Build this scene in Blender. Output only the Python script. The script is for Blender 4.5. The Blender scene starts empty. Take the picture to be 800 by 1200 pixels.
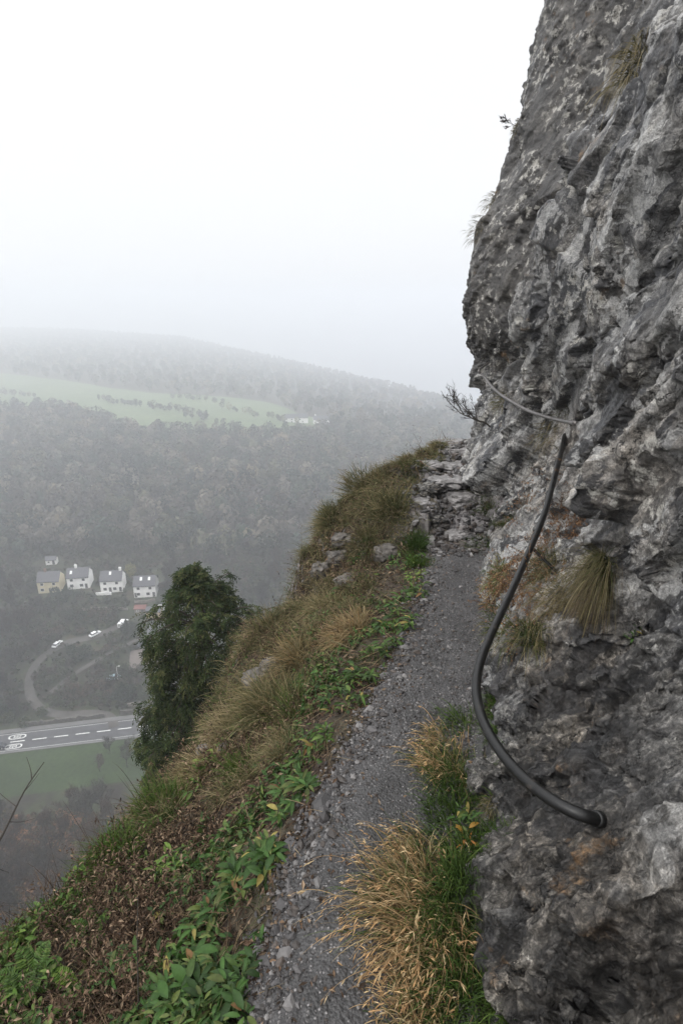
import bpy, bmesh, math, random
import numpy as np
from mathutils import Vector, Matrix, noise as mnoise
from mathutils.bvhtree import BVHTree

R = math.radians
rng = np.random.default_rng(7)
random.seed(7)
scene = bpy.context.scene
COL = scene.collection
f32 = np.float32

# ------------------------------------------------------------------ camera
EYE = np.array([0.0, 0.0, 1.70])
PITCH = R(20.5)
FPX = 667.0            # focal length in photograph pixels (800 x 1200)
CP, SP = math.cos(PITCH), math.sin(PITCH)
cam_d = bpy.data.cameras.new('camera')
cam = bpy.data.objects.new('camera', cam_d)
COL.objects.link(cam)
cam.location = EYE
cam.rotation_euler = (R(90) - PITCH, 0, 0)
cam_d.sensor_fit = 'VERTICAL'
cam_d.sensor_height = 36.0
cam_d.sensor_width = 24.0
cam_d.lens = 36.0 * FPX / 1200.0
cam_d.clip_start = 0.02
cam_d.clip_end = 9000
scene.camera = cam

def ray(u, v):
    a = (u - 400) / FPX; b = (v - 600) / FPX
    return np.array([a, CP - b * SP, -SP - b * CP])
def at(u, v, t):
    return EYE + ray(u, v) * t
def at_z(u, v, z):
    d = ray(u, v); return EYE + d * ((z - EYE[2]) / d[2])
def at_y(u, v, y):
    d = ray(u, v); return EYE + d * (y / d[1])

# ------------------------------------------------------------------ helpers
def tag(o, label=None, cat=None, group=None, kind=None):
    if label: o['label'] = label
    if cat: o['category'] = cat
    if group: o['group'] = group
    if kind: o['kind'] = kind
    return o

def link(o, parent=None):
    COL.objects.link(o)
    if parent is not None: o.parent = parent
    return o

def empty(name, loc=(0, 0, 0), rz=0.0):
    o = bpy.data.objects.new(name, None)
    COL.objects.link(o); o.location = loc; o.rotation_euler = (0, 0, rz)
    o.empty_display_size = 0.1
    return o

def mesh_np(name, verts, faces, mat, col=None, smooth=False, parent=None, matidx=None):
    """faces: list of int arrays (n,3) or (n,4)."""
    verts = np.ascontiguousarray(verts, dtype=f32)
    if isinstance(faces, np.ndarray): faces = [faces]
    faces = [np.asarray(f, dtype=np.int32) for f in faces if len(f)]
    me = bpy.data.meshes.new(name)
    me.vertices.add(len(verts))
    me.vertices.foreach_set('co', verts.ravel())
    nl = sum(f.size for f in faces); npoly = sum(len(f) for f in faces)
    me.loops.add(nl); me.polygons.add(npoly)
    me.loops.foreach_set('vertex_index', np.concatenate([f.ravel() for f in faces]))
    sizes = np.concatenate([np.full(len(f), f.shape[1], dtype=np.int32) for f in faces])
    starts = np.concatenate([[0], np.cumsum(sizes)[:-1]]).astype(np.int32)
    me.polygons.foreach_set('loop_start', starts)
    me.polygons.foreach_set('use_smooth', np.full(npoly, bool(smooth)))
    mats = mat if isinstance(mat, (list, tuple)) else [mat]
    for m in mats:
        if m: me.materials.append(m)
    if matidx is not None:
        me.polygons.foreach_set('material_index', np.asarray(matidx, dtype=np.int32))
    if col is not None:
        at_ = me.color_attributes.new('tint', 'FLOAT_COLOR', 'POINT')
        c = np.ones((len(verts), 4), dtype=f32); c[:, :3] = col
        at_.data.foreach_set('color', c.ravel())
    me.update(calc_edges=True)
    me.validate()
    o = bpy.data.objects.new(name, me)
    link(o, parent)
    return o

def grid_faces(nr, nc):
    i = np.arange(nr - 1)[:, None] * nc + np.arange(nc - 1)[None, :]
    i = i.ravel()
    return np.stack([i, i + 1, i + nc + 1, i + nc], axis=1)

class MB:
    """collects simple solids into one mesh"""
    def __init__(self): self.v = []; self.f4 = []; self.f3 = []; self.n = 0
    def add(self, v, f4=None, f3=None):
        v = np.asarray(v, dtype=float)
        if f4 is not None and len(f4): self.f4.append(np.asarray(f4) + self.n)
        if f3 is not None and len(f3): self.f3.append(np.asarray(f3) + self.n)
        self.v.append(v); self.n += len(v)
    def box(self, x0, x1, y0, y1, z0, z1, rz=0.0, c=(0, 0, 0)):
        v = np.array([[x, y, z] for z in (z0, z1) for y in (y0, y1) for x in (x0, x1)], dtype=float)
        if rz:
            cs, sn = math.cos(rz), math.sin(rz)
            v = np.stack([v[:, 0] * cs - v[:, 1] * sn, v[:, 0] * sn + v[:, 1] * cs, v[:, 2]], 1)
        v += np.asarray(c)
        self.add(v, [[0, 2, 3, 1], [4, 5, 7, 6], [0, 1, 5, 4], [2, 6, 7, 3], [0, 4, 6, 2], [1, 3, 7, 5]])
    def tube(self, pts, rad, seg=8, cap=True):
        pts = np.asarray(pts, dtype=float); n = len(pts)
        rad = np.broadcast_to(np.asarray(rad, dtype=float), (n,))
        tan = np.gradient(pts, axis=0); tan /= np.linalg.norm(tan, axis=1, keepdims=True) + 1e-12
        ref = np.array([0.0, 0, 1]) if abs(tan[0, 2]) < 0.9 else np.array([1.0, 0, 0])
        a = np.cross(tan[0], ref); a /= np.linalg.norm(a)
        rings = []
        for k in range(n):
            a = a - tan[k] * np.dot(a, tan[k]); a /= np.linalg.norm(a) + 1e-12
            b = np.cross(tan[k], a)
            th = np.arange(seg) * 2 * math.pi / seg
            rings.append(pts[k] + rad[k] * (np.cos(th)[:, None] * a + np.sin(th)[:, None] * b))
        v = np.concatenate(rings)
        f = []
        for k in range(n - 1):
            for s in range(seg):
                s2 = (s + 1) % seg
                f.append([k * seg + s, k * seg + s2, (k + 1) * seg + s2, (k + 1) * seg + s])
        f3 = []
        if cap:
            v = np.concatenate([v, pts[:1], pts[-1:]])
            c0, c1 = n * seg, n * seg + 1
            for s in range(seg):
                s2 = (s + 1) % seg
                f3.append([c0, s2, s]); f3.append([c1, (n - 1) * seg + s, (n - 1) * seg + s2])
        self.add(v, f, f3)
    def prism(self, prof, y0, y1):
        """polygon prof [(x,z)] extruded along y"""
        n = len(prof)
        v = [[x, y0, z] for x, z in prof] + [[x, y1, z] for x, z in prof]
        f4 = [[i, (i + 1) % n, n + (i + 1) % n, n + i] for i in range(n)]
        f3 = []
        for i in range(1, n - 1):
            f3.append([0, i + 1, i]); f3.append([n, n + i, n + i + 1])
        self.add(v, f4, f3)
    def build(self, name, mat, parent=None, smooth=False, col=None):
        v = np.concatenate(self.v)
        fs = []
        if self.f4: fs.append(np.concatenate(self.f4))
        if self.f3: fs.append(np.concatenate(self.f3))
        return mesh_np(name, v, fs, mat, col=col, smooth=smooth, parent=parent)

def spline(pts, n):
    """Catmull-Rom through pts"""
    P = np.asarray(pts, dtype=float)
    P = np.concatenate([[2 * P[0] - P[1]], P, [2 * P[-1] - P[-2]]])
    m = len(P) - 3
    out = []
    for s in np.linspace(0, m, n):
        i = min(int(s), m - 1); t = s - i
        p0, p1, p2, p3 = P[i:i + 4]
        out.append(0.5 * ((2 * p1) + (-p0 + p2) * t + (2 * p0 - 5 * p1 + 4 * p2 - p3) * t * t + (-p0 + 3 * p1 - 3 * p2 + p3) * t ** 3))
    return np.array(out)

# ------------------------------------------------------------------ numpy noise
_perm = np.random.default_rng(11).permutation(256).astype(np.int32)
_perm = np.concatenate([_perm, _perm, _perm])
_g = np.random.default_rng(12).normal(size=(256, 3)).astype(f32)
_g /= np.linalg.norm(_g, axis=1, keepdims=True)
def _h(ix, iy, iz): return _perm[_perm[_perm[ix & 255] + (iy & 255)] + (iz & 255)]
def perlin(p):
    p = np.asarray(p, dtype=f32)
    i = np.floor(p).astype(np.int32); f = p - i
    w = f * f * f * (f * (f * 6 - 15) + 10)
    r = 0
    for dx in (0, 1):
        wx = w[:, 0] if dx else 1 - w[:, 0]
        for dy in (0, 1):
            wy = w[:, 1] if dy else 1 - w[:, 1]
            for dz in (0, 1):
                wz = w[:, 2] if dz else 1 - w[:, 2]
                g = _g[_h(i[:, 0] + dx, i[:, 1] + dy, i[:, 2] + dz)]
                d = g[:, 0] * (f[:, 0] - dx) + g[:, 1] * (f[:, 1] - dy) + g[:, 2] * (f[:, 2] - dz)
                r = r + d * (wx * wy * wz)
    return r * 1.5
def fbm(p, octv=4, lac=2.03, gain=0.5, ridged=False):
    p = np.asarray(p, dtype=f32); r = 0; a = 1.0; s = 0
    for k in range(octv):
        n = perlin(p + 17.3 * k)
        r = r + a * ((1 - 2 * np.abs(n)) if ridged else n); s += a
        a *= gain; p = p * lac
    return r / s
_rv = np.random.default_rng(13).uniform(-1, 1, size=(256, 3)).astype(f32)
def worley(p, two=False):
    """F1, F2, id, vector to nearest feature point (and the same for the second nearest)"""
    p = np.asarray(p, dtype=f32); i = np.floor(p).astype(np.int32)
    n = len(p); F1 = np.full(n, 9, f32); F2 = np.full(n, 9, f32); idd = np.zeros(n, np.int32); vec = np.zeros((n, 3), f32)
    id2 = np.zeros(n, np.int32); vec2 = np.zeros((n, 3), f32)
    for dx in (-1, 0, 1):
        for dy in (-1, 0, 1):
            for dz in (-1, 0, 1):
                c = i + np.array([dx, dy, dz], np.int32)
                h = _h(c[:, 0], c[:, 1], c[:, 2])
                d = p - (c + 0.5 + 0.42 * _rv[h])
                D = np.sqrt((d * d).sum(1))
                new = D < F1
                if two:
                    sec = ~new & (D < F2)
                    id2 = np.where(new, idd, np.where(sec, h, id2))
                    vec2[new] = vec[new]; vec2[sec] = d[sec]
                F2 = np.where(new, F1, np.minimum(F2, D))
                F1 = np.where(new, D, F1); idd = np.where(new, h, idd); vec[new] = d[new]
    return (F1, F2, idd, vec, id2, vec2) if two else (F1, F2, idd, vec)
def sstep(a, b, x):
    t = np.clip((x - a) / (b - a), 0, 1); return t * t * (3 - 2 * t)

class TPS:
    def __init__(self, X, Y, lam=1e-4):
        X = np.asarray(X, float); n = len(X); self.X = X
        K = self._k(X, X) + lam * np.eye(n)
        P = np.concatenate([np.ones((n, 1)), X], 1)
        A = np.block([[K, P], [P.T, np.zeros((3, 3))]])
        self.w = np.linalg.solve(A, np.concatenate([np.asarray(Y, float), np.zeros(3)]))
    @staticmethod
    def _k(A, B):
        r2 = ((A[:, None, :] - B[None, :, :]) ** 2).sum(2)
        return 0.5 * r2 * np.log(r2 + 1e-12)
    def __call__(self, Q):
        Q = np.asarray(Q, float); out = np.empty(len(Q)); n = len(self.X)
        for s in range(0, len(Q), 50000):
            q = Q[s:s + 50000]
            out[s:s + 50000] = self._k(q, self.X) @ self.w[:n] + self.w[n] + q @ self.w[n + 1:]
        return out

# ------------------------------------------------------------------ materials
class NT:
    def __init__(self, name):
        self.m = bpy.data.materials.new(name); self.m.use_nodes = True
        self.t = self.m.node_tree; self.t.nodes.clear()
        self.out = self.t.nodes.new('ShaderNodeOutputMaterial')
    def n(self, typ, **kw):
        nd = self.t.nodes.new('ShaderNode' + typ)
        ins = kw.pop('ins', {})
        for k, v in kw.items(): setattr(nd, k, v)
        for k, v in ins.items():
            if isinstance(v, bpy.types.NodeSocket): self.t.links.new(v, nd.inputs[k])
            else: nd.inputs[k].default_value = v
        return nd
    def pos(self): return self.n('TexCoord').outputs['Object']
    def mapping(self, vec, scale=(1, 1, 1), rot=(0, 0, 0), loc=(0, 0, 0)):
        return self.n('Mapping', ins={'Vector': vec, 'Scale': scale, 'Rotation': rot, 'Location': loc}).outputs[0]
    def noise(self, vec, scale, detail=4, rough=0.55, dist=0.0):
        return self.n('TexNoise', ins={'Vector': vec, 'Scale': scale, 'Detail': detail, 'Roughness': rough, 'Distortion': dist}).outputs['Fac']
    def noisec(self, vec, scale, detail=4, rough=0.55):
        return self.n('TexNoise', ins={'Vector': vec, 'Scale': scale, 'Detail': detail, 'Roughness': rough}).outputs['Color']
    def voro(self, vec, scale, feature='F1', out='Distance', rand=1.0):
        return self.n('TexVoronoi', feature=feature, ins={'Vector': vec, 'Scale': scale, 'Randomness': rand}).outputs[out]
    def ramp(self, fac, stops):
        nd = self.n('ValToRGB', ins={'Fac': fac}); cr = nd.color_ramp
        while len(cr.elements) < len(stops): cr.elements.new(0.5)
        for e, (p, c) in zip(cr.elements, stops):
            e.position = p
            if not hasattr(c, '__len__'): c = (c, c, c)
            e.color = (*c, 1)
        return nd.outputs['Color']
    def mix(self, fac, a, b, blend='MIX'):
        nd = self.n('Mix', data_type='RGBA', blend_type=blend, clamp_factor=True)
        for k, v in ((0, fac), (6, a), (7, b)):
            if isinstance(v, bpy.types.NodeSocket): self.t.links.new(v, nd.inputs[k])
            elif k == 0: nd.inputs[k].default_value = v
            else: nd.inputs[k].default_value = (*v, 1) if hasattr(v, '__len__') else (v, v, v, 1)
        return nd.outputs[2]
    def math(self, op, a, b=0.0, c=0.0, clamp=False):
        nd = self.n('Math', operation=op, use_clamp=clamp)
        for k, v in enumerate((a, b, c)):
            if isinstance(v, bpy.types.NodeSocket): self.t.links.new(v, nd.inputs[k])
            else: nd.inputs[k].default_value = v
        return nd.outputs[0]
    def bump(self, h, strength=0.5, dist=0.02, normal=None):
        ins = {'Height': h, 'Strength': strength, 'Distance': dist}
        if normal is not None: ins['Normal'] = normal
        return self.n('Bump', ins=ins).outputs[0]
    def principled(self, color, rough=0.6, normal=None, spec=0.5, metal=0.0, **kw):
        nd = self.n('BsdfPrincipled')
        for k, v in (('Base Color', color), ('Roughness', rough), ('Specular IOR Level', spec), ('Metallic', metal), ('Normal', normal)):
            if v is None: continue
            if isinstance(v, bpy.types.NodeSocket): self.t.links.new(v, nd.inputs[k])
            elif k == 'Base Color': nd.inputs[k].default_value = (*v, 1)
            else: nd.inputs[k].default_value = v
        for k, v in kw.items(): nd.inputs[k].default_value = v
        return nd.outputs[0]
    def done(self, shader):
        self.t.links.new(shader, self.out.inputs['Surface']); return self.m

def simple(name, color, rough=0.6, var=0.15, scale=3.0, metal=0.0, spec=0.5):
    m = NT(name); p = m.pos()
    n = m.noise(p, scale, 5)
    c = m.ramp(n, [(0.3, tuple(x * (1 - var) for x in color)), (0.7, tuple(min(1, x * (1 + var)) for x in color))])
    return m.done(m.principled(c, rough, spec=spec, metal=metal))

def leafmat(name, rough=0.5, trans=0.3, spec=0.3):
    m = NT(name)
    a = m.n('Attribute', attribute_name='tint').outputs['Color']
    p = m.pos()
    n = m.noise(p, 60, 2)
    c = m.mix(1.0, a, m.ramp(n, [(0.25, 0.75), (0.75, 1.25)]), 'MULTIPLY')
    s1 = m.principled(c, rough, spec=spec)
    s2 = m.n('BsdfTranslucent', ins={'Color': c}).outputs[0]
    return m.done(m.n('MixShader', ins={0: trans, 1: s1, 2: s2}).outputs[0])

M = {}
M['leaf'] = leafmat('leaf_surface', 0.5, 0.25, 0.22)
M['blade'] = leafmat('grass_blade', 0.6, 0.3, 0.2)
M['dead'] = leafmat('dead_plant', 0.8, 0.12, 0.15)
# ================================================================== near ground
# path left / right edges and bank edge, from points along the path
PATH = []   # y, xl, xr, z
for v, ul, ur, z in ((1200, 300, 545, 0.0), (1000, 350, 540, -0.05), (850, 428, 560, -0.12), (750, 478, 576, -0.2),
                     (690, 500, 576, -0.27), (650, 506, 574, -0.31)):
    a = at_z(ul, v, z); b = at_z(ur, v, z); PATH.append((a[1], a[0], b[0], z))
for v, ul, ur, y in ((600, 484, 560, 4.92), (560, 486, 548, 5.55), (530, 505, 556, 6.25), (517, 530, 552, 6.85)):
    a = at_y(ul, v, y); b = at_y(ur, v, y); PATH.append((y, a[0], b[0], a[2]))
PATH = np.array(PATH)
PATH = np.concatenate([[[-2.5, -0.75, -0.12, 0.0], [0.0, -0.33, 0.18, 0.0]], PATH, [[7.6, 1.35, 1.75, -0.1], [9.5, 2.4, 2.9, -0.6]]])
def path_at(y):
    return (np.interp(y, PATH[:, 0], PATH[:, 1]), np.interp(y, PATH[:, 0], PATH[:, 2]), np.interp(y, PATH[:, 0], PATH[:, 3]))

EDGE = np.array([at(*q) for q in ((470, 541, 6.0), (430, 560, 5.85), (385, 606, 5.6), (362, 650, 5.3), (350, 697, 5.0), (296, 745, 4.6),
        (272, 795, 4.2), (243, 870, 3.7), (195, 925, 3.3), (143, 980, 2.9), (72, 1055, 2.5), (0, 1118, 2.2))])
INNER = np.array([at(*q) for q in ((440, 650, 4.95), (425, 700, 4.4), (350, 800, 3.6), (300, 900, 3.0), (235, 1000, 2.5), (250, 1150, 1.7),
        (120, 1150, 1.95), (450, 590, 5.3), (400, 800, 3.1), (360, 740, 4.15), (420, 610, 5.4))])
_c = [tuple(e) for e in EDGE] + [tuple(e) for e in INNER]
for y in np.linspace(-2.0, 8.5, 26):
    xl, xr, z = path_at(y)
    _c += [(xl, y, z), (xr, y, z + .01), (xr + 0.35, y, z + 0.12), (xr + 0.9, y, z + 0.3)]
for y in (-2.0, -1.0, 0.0, 0.8):
    xl, xr, z = path_at(y)
    _c += [(xl - 0.55, y, -0.28), (xl - 1.1, y, -0.62)]
_c = np.array(_c)
bank_tps = TPS(_c[:, :2], _c[:, 2], 2e-3)
EY = EDGE[::-1, 1]; EX = EDGE[::-1, 0]
def edge_x(y): return np.interp(y, np.concatenate([[-3, 0.8], EY, [6.3, 7.0, 8.0]]), np.concatenate([[-1.6, -1.42], EX, [0.98, 1.45, 2.6]]))

def bank_base(x, y):
    z = bank_tps(np.stack([x, y], 1))
    d = np.maximum(0, edge_x(y) - x - 0.03)
    d = np.maximum(d, np.maximum(0, y - 6.75) * 0.8)
    z = np.where(d > 0, np.maximum(z, -1.6), z)
    z = z - 1.0 * d - 2.2 * np.minimum(d, 4.0) ** 1.6 - 1.5 * np.maximum(d - 4, 0)
    return z

def bank_h(x, y, fine=True):
    x = np.asarray(x, float); y = np.asarray(y, float)
    z = bank_base(x, y)
    xl, xr, pz = path_at(y)
    inp = sstep(-0.07, 0.05, x - xl) * sstep(-0.05, 0.08, xr - x) * (1 - sstep(4.3, 4.7, y))
    off = 1 - inp
    P = np.stack([x, y, z * 0.6], 1)
    q = np.clip((xl - x) / 0.5, 0, 1)
    z = z + off * (0.09 * fbm(P * 2.6, 3) + 0.035 * fbm(P * 9, 3)) + 0.02 * q * fbm(P * 22 + 5, 2)
    # rocky steps where the path climbs
    st = sstep(4.35, 4.7, y) * (1 - sstep(6.4, 7, y)) * sstep(-0.35, 0.0, x - xl)
    if fine:
        F1, F2, idd, vec = worley(P * np.array([4.5, 5.5, 2.0]) + 3.1)
        tilt = _rv[(idd * 7) & 255]
        z = z + st * (0.035 * tilt[:, 0] + 0.09 * (vec * tilt).sum(1) - 0.05 * (1 - sstep(0, 0.12, F2 - F1)))
        z = z + st * 0.03 * fbm(P * 14, 3)
        # rocky knob face
        kn = np.exp(-(((x + 0.12) / 0.33) ** 2 + ((y - 4.75) / 0.5) ** 2))
        F1, F2, idd, vec = worley(P * np.array([6, 6, 7.0]))
        z = z + kn * (0.08 * _rv[idd, 0] - 0.05 * (1 - sstep(0, .15, F2 - F1)))
        # trodden path: slight dish + gravel bumps
        z = z + inp * (0.006 * fbm(P * 12, 3) + 0.003 * fbm(P * 55, 2))
        e = sstep(0.0, 0.14, xl + 0.1 - x) * 0 
    return z

def spaced(a, b, f):
    out = [a]
    while out[-1] < b: out.append(out[-1] + f(out[-1]))
    return np.array(out)
ys = spaced(-2.2, 9.2, lambda y: 0.06 if y < 0.3 else (0.0075 * max(0.9, y * 0.8) if y < 7 else 0.05))
xs = np.concatenate([-1.7 - np.geomspace(0.02, 13, 90)[::-1], np.arange(-1.7, 1.7, 0.0085), np.arange(1.7, 3.4, 0.03)])
GX, GY = np.meshgrid(xs, ys)
gz = bank_h(GX.ravel(), GY.ravel())
BV = np.stack([GX.ravel(), GY.ravel(), gz], 1)

m = NT('bank_soil'); p = m.pos()
n1 = m.noise(p, 3.2, 6, .65); n2 = m.noise(p, 38, 5, .7); n3 = m.voro(p, 70, out='Color')
c = m.ramp(n2, [(.25, (.012, .008, .006)), (.5, (.032, .021, .015)), (.75, (.08, .055, .038))])
c2 = m.ramp(n2, [(.25, (.02, .017, .011)), (.5, (.05, .042, .025)), (.75, (.12, .095, .06))])
c = m.mix(m.ramp(n1, [(.42, 0), (.58, 1)]), c, c2)
# bare stone where the ground is steep or stony
geo = m.n('NewGeometry')
nz = m.n('SeparateXYZ', ins={0: geo.outputs['Normal']}).outputs[2]
sepp = m.n('SeparateXYZ', ins={0: p})
stone_n = m.noise(p, 11, 7, .7)
stone = m.ramp(stone_n, [(.28, (.03, .027, .026)), (.48, (.12, .11, .11)), (.66, (.27, .25, .245))])
ymask = m.math('MULTIPLY', m.n('MapRange', ins={0: sepp.outputs[1], 1: 4.3, 2: 4.8}).outputs[0],
               m.n('MapRange', ins={0: sepp.outputs[0], 1: .38, 2: .62}).outputs[0])
ymask = m.math('MULTIPLY', ymask, m.ramp(m.noise(p, 5, 5, .6), [(.40, 0), (.5, 1)]))
steep = m.n('MapRange', ins={0: nz, 1: .62, 2: .42}).outputs[0]
kx = m.n('MapRange', ins={0: sepp.outputs[1], 1: 3.2, 2: 4.0}).outputs[0]
smask = m.math('MAXIMUM', ymask, m.math('MULTIPLY', steep, m.math('MULTIPLY', kx, m.ramp(stone_n, [(.42, 0), (.52, 1)]))))
c = m.mix(smask, c, stone)
bh = m.math('ADD', n2, m.math('MULTIPLY', m.noise(p, 120, 3, .6), .5))
rough = m.n('MapRange', ins={0: smask, 3: .85, 4: .42}).outputs[0]
M['soil'] = m.done(m.principled(c, rough, m.bump(bh, .9, .012), spec=.4))
bank = mesh_np('bank', BV, grid_faces(len(ys), len(xs)), M['soil'], smooth=True)
tag(bank, 'steep earth bank falling away beside the footpath', kind='structure')

# ------------------------------------------------------------------ footpath sheet
py = spaced(-2.1, 4.75, lambda y: 0.05 if y < 0.4 else 0.007 * max(0.8, y * 0.7))
ps = np.linspace(0, 1, 96)
PY, PS = np.meshgrid(py, ps, indexing='ij')
xl, xr, pz = path_at(PY.ravel())
w = 0.085 * fbm(np.stack([PY.ravel() * 2.2, PS.ravel() * 0 + np.round(PS.ravel()), PY.ravel() * 0], 1), 3)
X = xl - 0.07 + (xr - xl + 0.13) * PS.ravel()
edge = np.minimum(PS, 1 - PS).ravel()
X = X + w * (1 - sstep(0, .25, edge))
Pz = bank_h(X, PY.ravel())
Z = Pz + 0.010 - 0.03 * (1 - sstep(0.0, 0.07, edge + 0.03 * fbm(np.stack([X * 14, PY.ravel() * 14, X * 0], 1), 3)))
F1, F2, idd, vec = worley(np.stack([X, PY.ravel(), X * 0 + .5], 1) * np.array([75, 75, 1.0]))
Z = Z + 0.0018 * sstep(.55, .2, F1) * (_rv[idd, 1] > 0.05)
end = sstep(4.75, 4.3, PY.ravel()); Z = Z - 0.04 * (1 - end)
m = NT('path_gravel'); p = m.pos()
n1 = m.noise(p, 4.5, 5, .6); n2 = m.noise(p, 95, 5, .7); vc = m.voro(p, 110, out='Color'); vd = m.voro(p, 110)
vs = m.n('SeparateColor', ins={0: vc})
base = m.ramp(n1, [(.3, (.027, .0255, .025)), (.55, (.050, .048, .048)), (.75, (.08, .076, .075))])
base = m.mix(1, base, m.ramp(n2, [(.3, .35), (.7, 1.7)]), 'MULTIPLY')
chip = m.ramp(vs.outputs[0], [(.80, 0), (.82, 1)])
chip = m.math('MULTIPLY', chip, m.ramp(vd, [(.30, 1), (.42, 0)]))
base = m.mix(chip, base, m.ramp(vs.outputs[1], [(0, (.13, .12, .12)), (1, (.30, .285, .28))]))
bh = m.math('ADD', m.math('MULTIPLY', vd, -.9), n2)
rg = m.ramp(n1, [(.3, .27), (.7, .52)])
M['path'] = m.done(m.principled(base, rg, m.bump(bh, .8, .006), spec=.5))
path = mesh_np('path', np.stack([X, PY.ravel(), Z], 1), grid_faces(len(py), len(ps)), M['path'], smooth=True)
tag(path, 'narrow dark wet gravel footpath along the cliff', kind='structure')
# ================================================================== the cliff
CP_PIX = [
 # near lower block: foot
 (553,1200,1.42),(555,1000,1.84),(577,835,2.42),(587,755,2.75),
 # near lower block: face
 (715,700,2.0),(800,790,1.46),(640,745,2.36),(700,962,1.36),(800,1000,1.1),(800,1200,.98),(650,1200,1.22),(640,860,1.85),(600,950,1.75),(720,830,1.62),(600,1100,1.5),
 # upper near rock, overhanging lip and face
 (716,650,1.92),(800,715,1.33),(680,520,2.85),(688,600,2.35),(800,500,1.58),(760,600,1.66),(800,300,1.68),(800,0,1.85),(700,300,2.6),(740,150,2.5),(775,10,2.62),(740,430,2.0),(635,400,3.9),(650,330,3.55),
 (690,470,2.75),
 # gully with grass behind the handrail
 (640,600,3.25),(655,540,3.6),(660,490,3.7),(600,690,2.95),(580,760,3.2),(560,690,4.1),
 # foot slab further on
 (574,640,4.85),(600,560,4.9),(558,560,5.5),(600,500,5.3),(640,480,4.55),(600,462,5.6),(562,505,6.3),
 # far buttress
 (622,400,5.1),(680,250,4.7),(760,0,4.65),(640,0,5.8),(548,330,6.4),(548,395,6.45),(575,445,6.2),(600,200,5.9),(600,330,5.6),(700,100,5.0),(640,120,5.5),(565,250,6.25),
]
cp = np.array([at(*q) for q in CP_PIX])
anch = []
for z in (-.6, 0.3, 1.2, 2.4, 4.0, 6.0):
    anch += [(7.9 if z < 2.5 else 8.2, z, 2.35 + .1 * max(z - 1.5, 0)), (9.2, z, 4.3 + .1 * z)]
    anch.append((-1.3, z, 0.35 + 0.35 * min(max(z, -.3), 1.2) + .04 * z))
    anch.append((0.0, z, 0.38 + 0.38 * min(max(z, -.3), 1.2) + .04 * z))
anch += [(2.5, 4.2, 1.6), (3.6, 5.0, 2.1), (5.0, 6.5, 2.9), (7.0, 6.5, 2.75), (1.5, 6.0, 2.0), (1.5, 3.6, 1.35)]
for y in (.9, 1.4, 2.1, 2.9, 3.6, 4.5, 5.3):
    xl, xr, pz = path_at(y); anch.append((y, pz - .55, xr - 0.02))
anch = np.array(anch)
cyz = np.concatenate([cp[:, 1:], anch[:, :2]]); cx = np.concatenate([cp[:, 0], anch[:, 2]])
cliff_tps = TPS(cyz, cx, 3e-4)

cy = spaced(-1.4, 9.2, lambda y: .03 if y < .35 else (.0040 * max(.95, y) if y < 7.3 else .03))
cz = spaced(-.75, 7.2, lambda z: .02 if z < -.45 else (.0052 if z < 1.6 else (.0075 if z < 3 else .013 if z < 5 else .04)))
y0_ = spaced(-1.4, 9.2, lambda y: .05 if y < .35 else .014 * max(.9, y)); z0_ = np.concatenate([np.arange(-.75, 3, .045), np.arange(3, 7.3, .09)])
YY, ZZ = np.meshgrid(y0_, z0_); XX = cliff_tps(np.stack([YY.ravel(), ZZ.ravel()], 1)).reshape(YY.shape)
# spread the columns evenly along the rock as it bends, not along y alone
ym_ = (y0_[1:] + y0_[:-1]) / 2; wgt = 1 / np.maximum(.95, np.abs(ym_)); wgt = np.where(ym_ < .35, wgt * .14, np.where(ym_ > 7.3, wgt * .45, wgt))
S_ = np.concatenate([np.zeros((len(z0_), 1)), np.cumsum(np.sqrt((np.diff(XX, axis=1) * 1.0) ** 2 + np.diff(y0_)[None] ** 2) * wgt, axis=1)], 1); S_ /= S_[:, -1:]
NCOL = 900; tcol = np.linspace(0, 1, NCOL)
Yc_ = np.stack([np.interp(tcol, S_[i], y0_) for i in range(len(z0_))]); Xc_ = np.stack([np.interp(Yc_[i], y0_, XX[i]) for i in range(len(z0_))])
# rows: fine z
zi = np.clip(np.searchsorted(z0_, cz) - 1, 0, len(z0_) - 2); zf = np.clip((cz - z0_[zi]) / (z0_[zi + 1] - z0_[zi]), 0, 1)[:, None]
CY = Yc_[zi] * (1 - zf) + Yc_[zi + 1] * zf
CZ = np.repeat(cz[:, None], NCOL, 1)
CX = cliff_tps(np.stack([CY.ravel(), CZ.ravel()], 1)).reshape(CY.shape)
P0 = np.stack([CX, CY, CZ], 2)
def grid_normals(P):
    du = np.gradient(P, axis=1); dv = np.gradient(P, axis=0)
    n = np.cross(dv, du); n /= np.linalg.norm(n, axis=2, keepdims=True) + 1e-9
    return n
N0 = grid_normals(P0)
if N0[len(cz) // 2, NCOL // 2, 0] > 0: N0 = -N0
p = P0.reshape(-1, 3).astype(f32); nr = N0.reshape(-1, 3)
# rotate so the foliation runs along one axis: up and towards the camera
E1 = np.array([0.10, -.600, .795]); E1 /= np.linalg.norm(E1)
E2 = np.array([-.731, .537, .42]); E2 -= E1 * (E1 @ E2); E2 /= np.linalg.norm(E2); E0 = np.cross(E1, E2)
FR = np.stack([E0, E1, E2], 1).astype(f32)
def strat(p): return (np.asarray(p, f32) @ FR)     # axis 1 runs up and towards the viewer, axis 2 crosses the foliation
warp = np.stack([fbm(p * 1.3 + 3, 2), fbm(p * 1.3 + 31, 2), fbm(p * 1.3 + 57, 2)], 1)
s = strat(p + 0.22 * warp)
zlow = 1 - sstep(.55, .95, p[:, 2])          # lower block
farm = sstep(-.06, .06, .76 * (p[:, 1] - 4.6) + .65 * (p[:, 2] - 1.4)) * sstep(.75, .95, p[:, 2])    # far buttress: bedded more gently
d = np.zeros(len(p), f32)
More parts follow.
